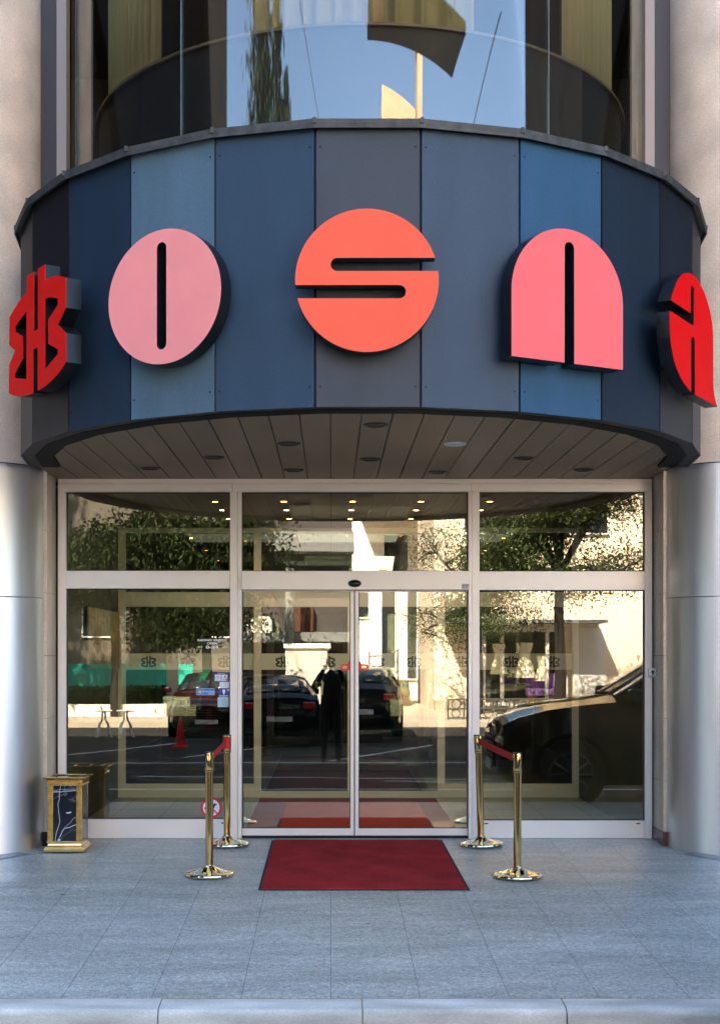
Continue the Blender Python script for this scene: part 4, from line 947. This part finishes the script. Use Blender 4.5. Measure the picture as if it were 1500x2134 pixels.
# conifer reflected in the bay
cf = thing('conifer', (-15.5, -22.3, gy), 'tall dark spire-shaped conifer reflected in the bay glass', 'tree', 'trees across the street')
B().tube([(0, 0, 0), (0, 0, 22)], .3, 8, .05).obj('trunk', M['bark'], cf)
rr = random.Random(9); b = B()
spires = [(-.6, 0, 24.5, 2.4), (3.2, .5, 18.4, 1.3), (-3.2, -.4, 15.9, 1.3), (5.0, 0, 15.0, 1.3), (1.4, .8, 16.5, 1.3)]
def cfn(r):
    sx_, sy_, h_, w_ = r.choices(spires, weights=(5, 2, 2, 1.5, 1.5))[0]; z = r.uniform(3, h_); f = (1 - z / h_) ** .6
    return (sx_ * min(1, (h_ - 2) / 14) + r.gauss(0, w_ * f * .75 + .08), sy_ + r.gauss(0, w_ * f * .75 + .08), z)
for _ in range(26000):
    c = Vector(cfn(rr)); s_ = rr.uniform(.12, .32); a = rr.uniform(0, 2 * PI); u = Vector((math.cos(a) * .35, math.sin(a) * .35, 1)).normalized(); v = Vector((-math.sin(a), math.cos(a), 0)); b.quad(c - u * s_, c + v * s_ * .35, c + u * s_, c - v * s_ * .35)
b.obj('crown', M['leafdk'], cf)
# overhead wires crossing the street
for i, (z, x) in enumerate(((11.0, -4.5), (9.0, 6.5))):
    b = B(); pts = [(x + 7 * t_ * (1 if i else -.2), -7 - 20 * t_, z + 3 * t_ - 3 * t_ * (1 - t_)) for t_ in [k / 12 for k in range(13)]]
    b.tube(pts, .02, 5); tag(b.obj('overhead_wire', M['black']), ('single black overhead wire by the conifer reflection', 'slanting black overhead wire by the slab reflection')[i], 'wire')

# ------------------------------------------------------------------ cars
def car(loc, rotz, paint, label, suv=False, amber=False, k=None):
    t = thing('parked_car', loc, label, 'car', 'cars parked along the street', rot=(0, 0, rotz))
    k = k or (1.13 if suv else 1.0)
    #      x     zb   zmid  zbelt zroof  w    cabw  cabin?
    ST = [(-2.30, .45, .58, .70, .74, .62, .50, 0), (-2.24, .28, .55, .78, .82, .76, .66, 0), (-2.05, .22, .56, .86, .90, .85, .74, 0), (-1.7, .22, .58, .93, .97, .88, .76, 0), (-1.2, .22, .60, .98, 1.02, .90, .76, 0), (-.85, .22, .60, 1.0, 1.05, .90, .75, 0),
          (-.15, .22, .60, 1.01, 1.40, .90, .62, 1), (.3, .22, .60, 1.02, 1.455, .90, .62, 1), (.9, .22, .60, 1.03, 1.45, .90, .61, 1), (1.5, .22, .61, 1.05, 1.36, .89, .60, 1), (2.05, .24, .62, 1.06, 1.12, .86, .66, 0), (2.22, .30, .62, .98, 1.02, .82, .64, 0), (2.30, .42, .60, .80, .84, .70, .58, 0)]
    b = B(); g_ = B(); rings = []
    for x, zb0, zm, zbt, zr, w, cw, cab in ST:
        z = lambda v: v * k
        half = [(0, z(zb0)), (w * .86, z(zb0)), (w * .985, z(zb0 + .12)), (w, z(zm)), (w * .975, z((zm + zbt) / 2)), (w * .93, z(zbt)), (cw, z(zr - .04)), (cw * .72, z(zr)), (0, z(zr + .015))]
        pts = half + [(-y, q) for y, q in half[-2:0:-1]]
        rings.append([(x, y, q) for y, q in pts])
    n_ = len(rings[0]); vs = [[b.bm.verts.new(p) for p in r_] for r_ in rings]
    gl = []
    for i in range(len(rings) - 1):
        for j in range(n_):
            j2 = (j + 1) % n_; side = j in (5, n_ - 6); topf = j in (6, 7, 8, 9)
            cab0, cab1 = ST[i][7], ST[i + 1][7]
            is_gl = (side and cab0 and cab1) or (topf and cab0 != cab1) or (side and cab0 != cab1 and False)
            f = b._f([vs[i][j], vs[i + 1][j], vs[i + 1][j2], vs[i][j2]], True)
            if is_gl: gl.append([Vector(rings[i][j]), Vector(rings[i + 1][j]), Vector(rings[i + 1][j2]), Vector(rings[i][j2])])
    b._f(vs[0][::-1]); b._f(vs[-1])
    for wxp in (-1.42, 1.38):      # dark wheel-arch recesses
        pass
    b.obj('body', paint, t)
    for q in gl:
        c = sum(q, Vector()) / 4; nn = (q[1] - q[0]).cross(q[3] - q[0]).normalized()
        if nn.dot(c - Vector((0, 0, .7))) < 0: nn = -nn
        qq = [c + (p - c) * .93 + nn * .012 for p in q]; w_ = B(); w_.quad(*qq)
        for p in (): pass
        o_ = w_.obj('window', M['winglass'], t); o_.modifiers.new('s', 'SOLIDIFY').thickness = .01
    rw = .33 * k
    for wxp in (-1.42, 1.38):
        for s_ in (-1, 1):
            y = s_ * .80
            w_ = B(); w_.lathe([(rw * .62, -.1), (rw * .97, -.115), (rw, -.08), (rw, .08), (rw * .97, .115), (rw * .62, .1)], (wxp, y, rw), 28, axis='Y', cap=False); w_.lathe([(0, s_ * .05), (rw * .64, s_ * .05)], (wxp, y, rw), 20, axis='Y'); wl_ = w_.obj('wheel', M['tyre'], t)
            r_ = B(); yy = y + s_ * .106; r_.lathe([(0, yy), (rw * .12, yy)] if s_ < 0 else [(rw * .12, yy), (0, yy)], (wxp, 0, rw), 12, axis='Y')
            for a in range(10):
                an = a * PI / 5; r_.tube([(wxp + rw * .1 * math.cos(an), yy, rw + rw * .1 * math.sin(an)), (wxp + rw * .64 * math.cos(an), yy, rw + rw * .64 * math.sin(an))], .016, 4)
            r_.lathe([(rw * .60, yy), (rw * .66, yy), (rw * .66, yy - s_ * .02)], (wxp, 0, rw), 28, axis='Y', cap=False); r_.obj('rim', M['rim'], wl_)
            a_ = B(); a_.lathe([(rw * 1.02, s_ * .905), (rw * 1.16, s_ * .905), (rw * 1.16, s_ * .85)], (wxp, 0, rw), 24, axis='Y', a0=0, a1=PI); a_.obj('wheel_arch', M['ledge'], t)
    for s_ in (-1, 1):
        h_ = B(); h_.lathe([(0, -.0), (.05, .01), (.10, .05), (.13, .13)], (0, 0, 0), 16, axis='X'); ho = h_.obj('headlight', M['amber'] if amber else M['lens'], t, loc=(-2.255, s_ * .60, .67 * k)); ho.scale = (1, 1.15, .55)
        h_ = B(); h_.box(2.20, 2.315, min(s_ * .48, s_ * .72), max(s_ * .48, s_ * .72), .80 * k, .94 * k); h_.obj('taillight', M['taillamp'], t, bevel=.02)
        h_ = B(); h_.box(-.75, -.58, min(s_ * .93, s_ * 1.08), max(s_ * .93, s_ * 1.08), 1.0 * k, 1.13 * k); h_.obj('wing_mirror', paint, t, bevel=.03)
    h_ = B()
    for z in (.46, .52, .58, .64): h_.box(-2.325, -2.20, -.40, .40, z * k, (z + .022) * k)
    h_.obj('grille', M['rim'], t)
    box('grille_backing', M['ledge'], t, -2.31, -2.2, -.42, .42, .44 * k, .67 * k)
    box('number_plate', M['white'], t, -2.335, -2.326, -.26, .26, .33 * k, .43 * k); box('number_plate', M['white'], t, 2.31, 2.325, -.26, .26, .55 * k, .65 * k)
    return t
zc_ = ZR - .002
car((4.15, -5.72, zc_), 0, M['carblack'], 'glossy black SUV parked at the near kerb, nose towards the doors', suv=True, k=1.3)
car((wx(755, 30.5), -19.4, zc_ - .015), R(92), M['cardk'], 'dark grey car parked nose-in beside the photographer reflection', suv=True)
car((wx(568, 29), -17.6, zc_ - .015), R(84), M['carblack'], 'black car with amber headlights parked across the street', amber=True)
car((wx(440, 32), -20.8, zc_ - .015), R(-92), M['carred'], 'maroon car showing red tail lights across the street')
# traffic cones / red posts near the maroon car left out of view; bollard reflected near the kerb
for i, (px, Z) in enumerate(((375, 27),)):
    b = B(); b.lathe([(.16, 0), (.16, .03), (.10, .04), (.03, .62), (0, .63)], seg=20); tag(b.obj('traffic_cone', M['red'], None, loc=(wx(px, Z), -(Z - 11.38), zc_ - .01)), 'red traffic cone standing in the road beside the maroon car', 'cone')

# ------------------------------------------------------------------ photographer (reflected in the doors)
def skinned(name, verts, edges_, radii, m, parent, sub=2):
    me = bpy.data.meshes.new(name); me.from_pydata(verts, edges_, []); o = link(name, me, parent, m)
    sk = o.modifiers.new('skin', 'SKIN'); sk.use_smooth_shade = True
    for v, r_ in zip(me.skin_vertices[0].data, radii): v.radius = (r_, r_)
    me.skin_vertices[0].data[0].use_root = True
    s_ = o.modifiers.new('sub', 'SUBSURF'); s_.levels = sub; s_.render_levels = sub
    return o
gf = ZR - .008; PY = -11.78
PH = thing('person', (-.199, PY, gf), 'photographer in dark clothes holding a camera up, standing in the road', 'person')
for _c in (): pass
J = {'pel': (0, 0, .98), 'wst': (0, .01, 1.14), 'che': (0, 0, 1.36), 'nk0': (0, 0, 1.54), 'nk1': (0, .02, 1.63),
     'hl': (-.10, 0, .94), 'kl': (-.12, .03, .52), 'al': (-.13, -.01, .10), 'tl': (-.15, .16, .04), 'hr': (.10, 0, .94), 'kr': (.12, .03, .52), 'ar': (.13, -.01, .10), 'tr': (.15, .16, .04),
     'sl': (-.19, 0, 1.50), 'el': (-.30, .08, 1.28), 'wl': (-.115, .26, 1.66), 'sr': (.19, 0, 1.50), 'er': (.30, .08, 1.28), 'wr': (.115, .26, 1.66)}
rad = {'pel': .18, 'wst': .17, 'che': .19, 'nk0': .075, 'nk1': .055, 'hl': .115, 'kl': .085, 'al': .062, 'tl': .045, 'hr': .115, 'kr': .085, 'ar': .062, 'tr': .045, 'sl': .085, 'el': .062, 'wl': .034, 'sr': .085, 'er': .062, 'wr': .034}
nm = list(J); E_ = [('pel', 'wst'), ('wst', 'che'), ('che', 'nk0'), ('nk0', 'nk1'), ('pel', 'hl'), ('hl', 'kl'), ('kl', 'al'), ('al', 'tl'), ('pel', 'hr'), ('hr', 'kr'), ('kr', 'ar'), ('ar', 'tr'), ('che', 'sl'), ('sl', 'el'), ('el', 'wl'), ('che', 'sr'), ('sr', 'er'), ('er', 'wr')]
skinned('clothed_body', [J[n_] for n_ in nm], [(nm.index(a), nm.index(c)) for a, c in E_], [rad[n_] for n_ in nm], M['cloth'], PH)
# head
b = B(); bmesh.ops.create_uvsphere(b.bm, u_segments=24, v_segments=18, radius=1)
for v in b.bm.verts:
    x, y, z = v.co; taper = 1 - .22 * max(0, -z); v.co = (x * .078 * taper, y * .098 * (1 if y < 0 else .95) + .03, z * .122 + 1.755)
    if y > .86 and abs(x) < .25 and -.35 < z < .15: v.co.y += .022
for f in b.bm.faces: f.smooth = True
b.obj('head', M['skin'], PH)
b = B(); bmesh.ops.create_uvsphere(b.bm, u_segments=24, v_segments=18, radius=1)
dl_ = []
for v in b.bm.verts:
    x, y, z = v.co; v.co = (x * .088, y * .108 + .018, z * .128 + 1.765)
    if (y > .25 and z < .45) or z < -.45: dl_.append(v)
bmesh.ops.delete(b.bm, geom=dl_, context='VERTS')
for f in b.bm.faces: f.smooth = True
b.obj('hair', M['hair'], PH)
for s_ in (-1, 1):
    w_ = Vector((s_ * .115, .26, 1.66))
    V_ = [w_, w_ + Vector((-s_ * .018, .05, .035))]; Ed = [(0, 1)]; Rr = [.032, .034]
    for k in range(4):
        base_ = w_ + Vector((-s_ * .01 - s_ * .0 + s_ * .0, .06, .05 - k * .020)); i0 = len(V_)
        L_ = (.040, .046, .043, .034)[k]
        V_ += [base_ + Vector((0, .012, 0)), base_ + Vector((-s_ * L_ * .6, .022, 0)), base_ + Vector((-s_ * L_ * 1.15, .012, 0))]; Ed += [(1, i0), (i0, i0 + 1), (i0 + 1, i0 + 2)]; Rr += [.009, .0085, .007]
    i0 = len(V_); V_ += [w_ + Vector((-s_ * .03, .03, .0)), w_ + Vector((-s_ * .055, .04, -.005))]; Ed += [(0, i0), (i0, i0 + 1)]; Rr += [.011, .009]
    skinned('hand', V_, Ed, Rr, M['skin'], PH, sub=1)
CM = thing('photo_camera', (-.199, -11.46, EYE), 'black camera held up to the photographer face', 'camera')
B().box(-.068, .068, -.03, .02, -.045, .045).obj('camera_body', M['black'], CM, bevel=.008)
B().lathe([(.034, .02), (.034, .055), (.031, .058)], seg=28, axis='Y').obj('lens_barrel', M['black'], CM)
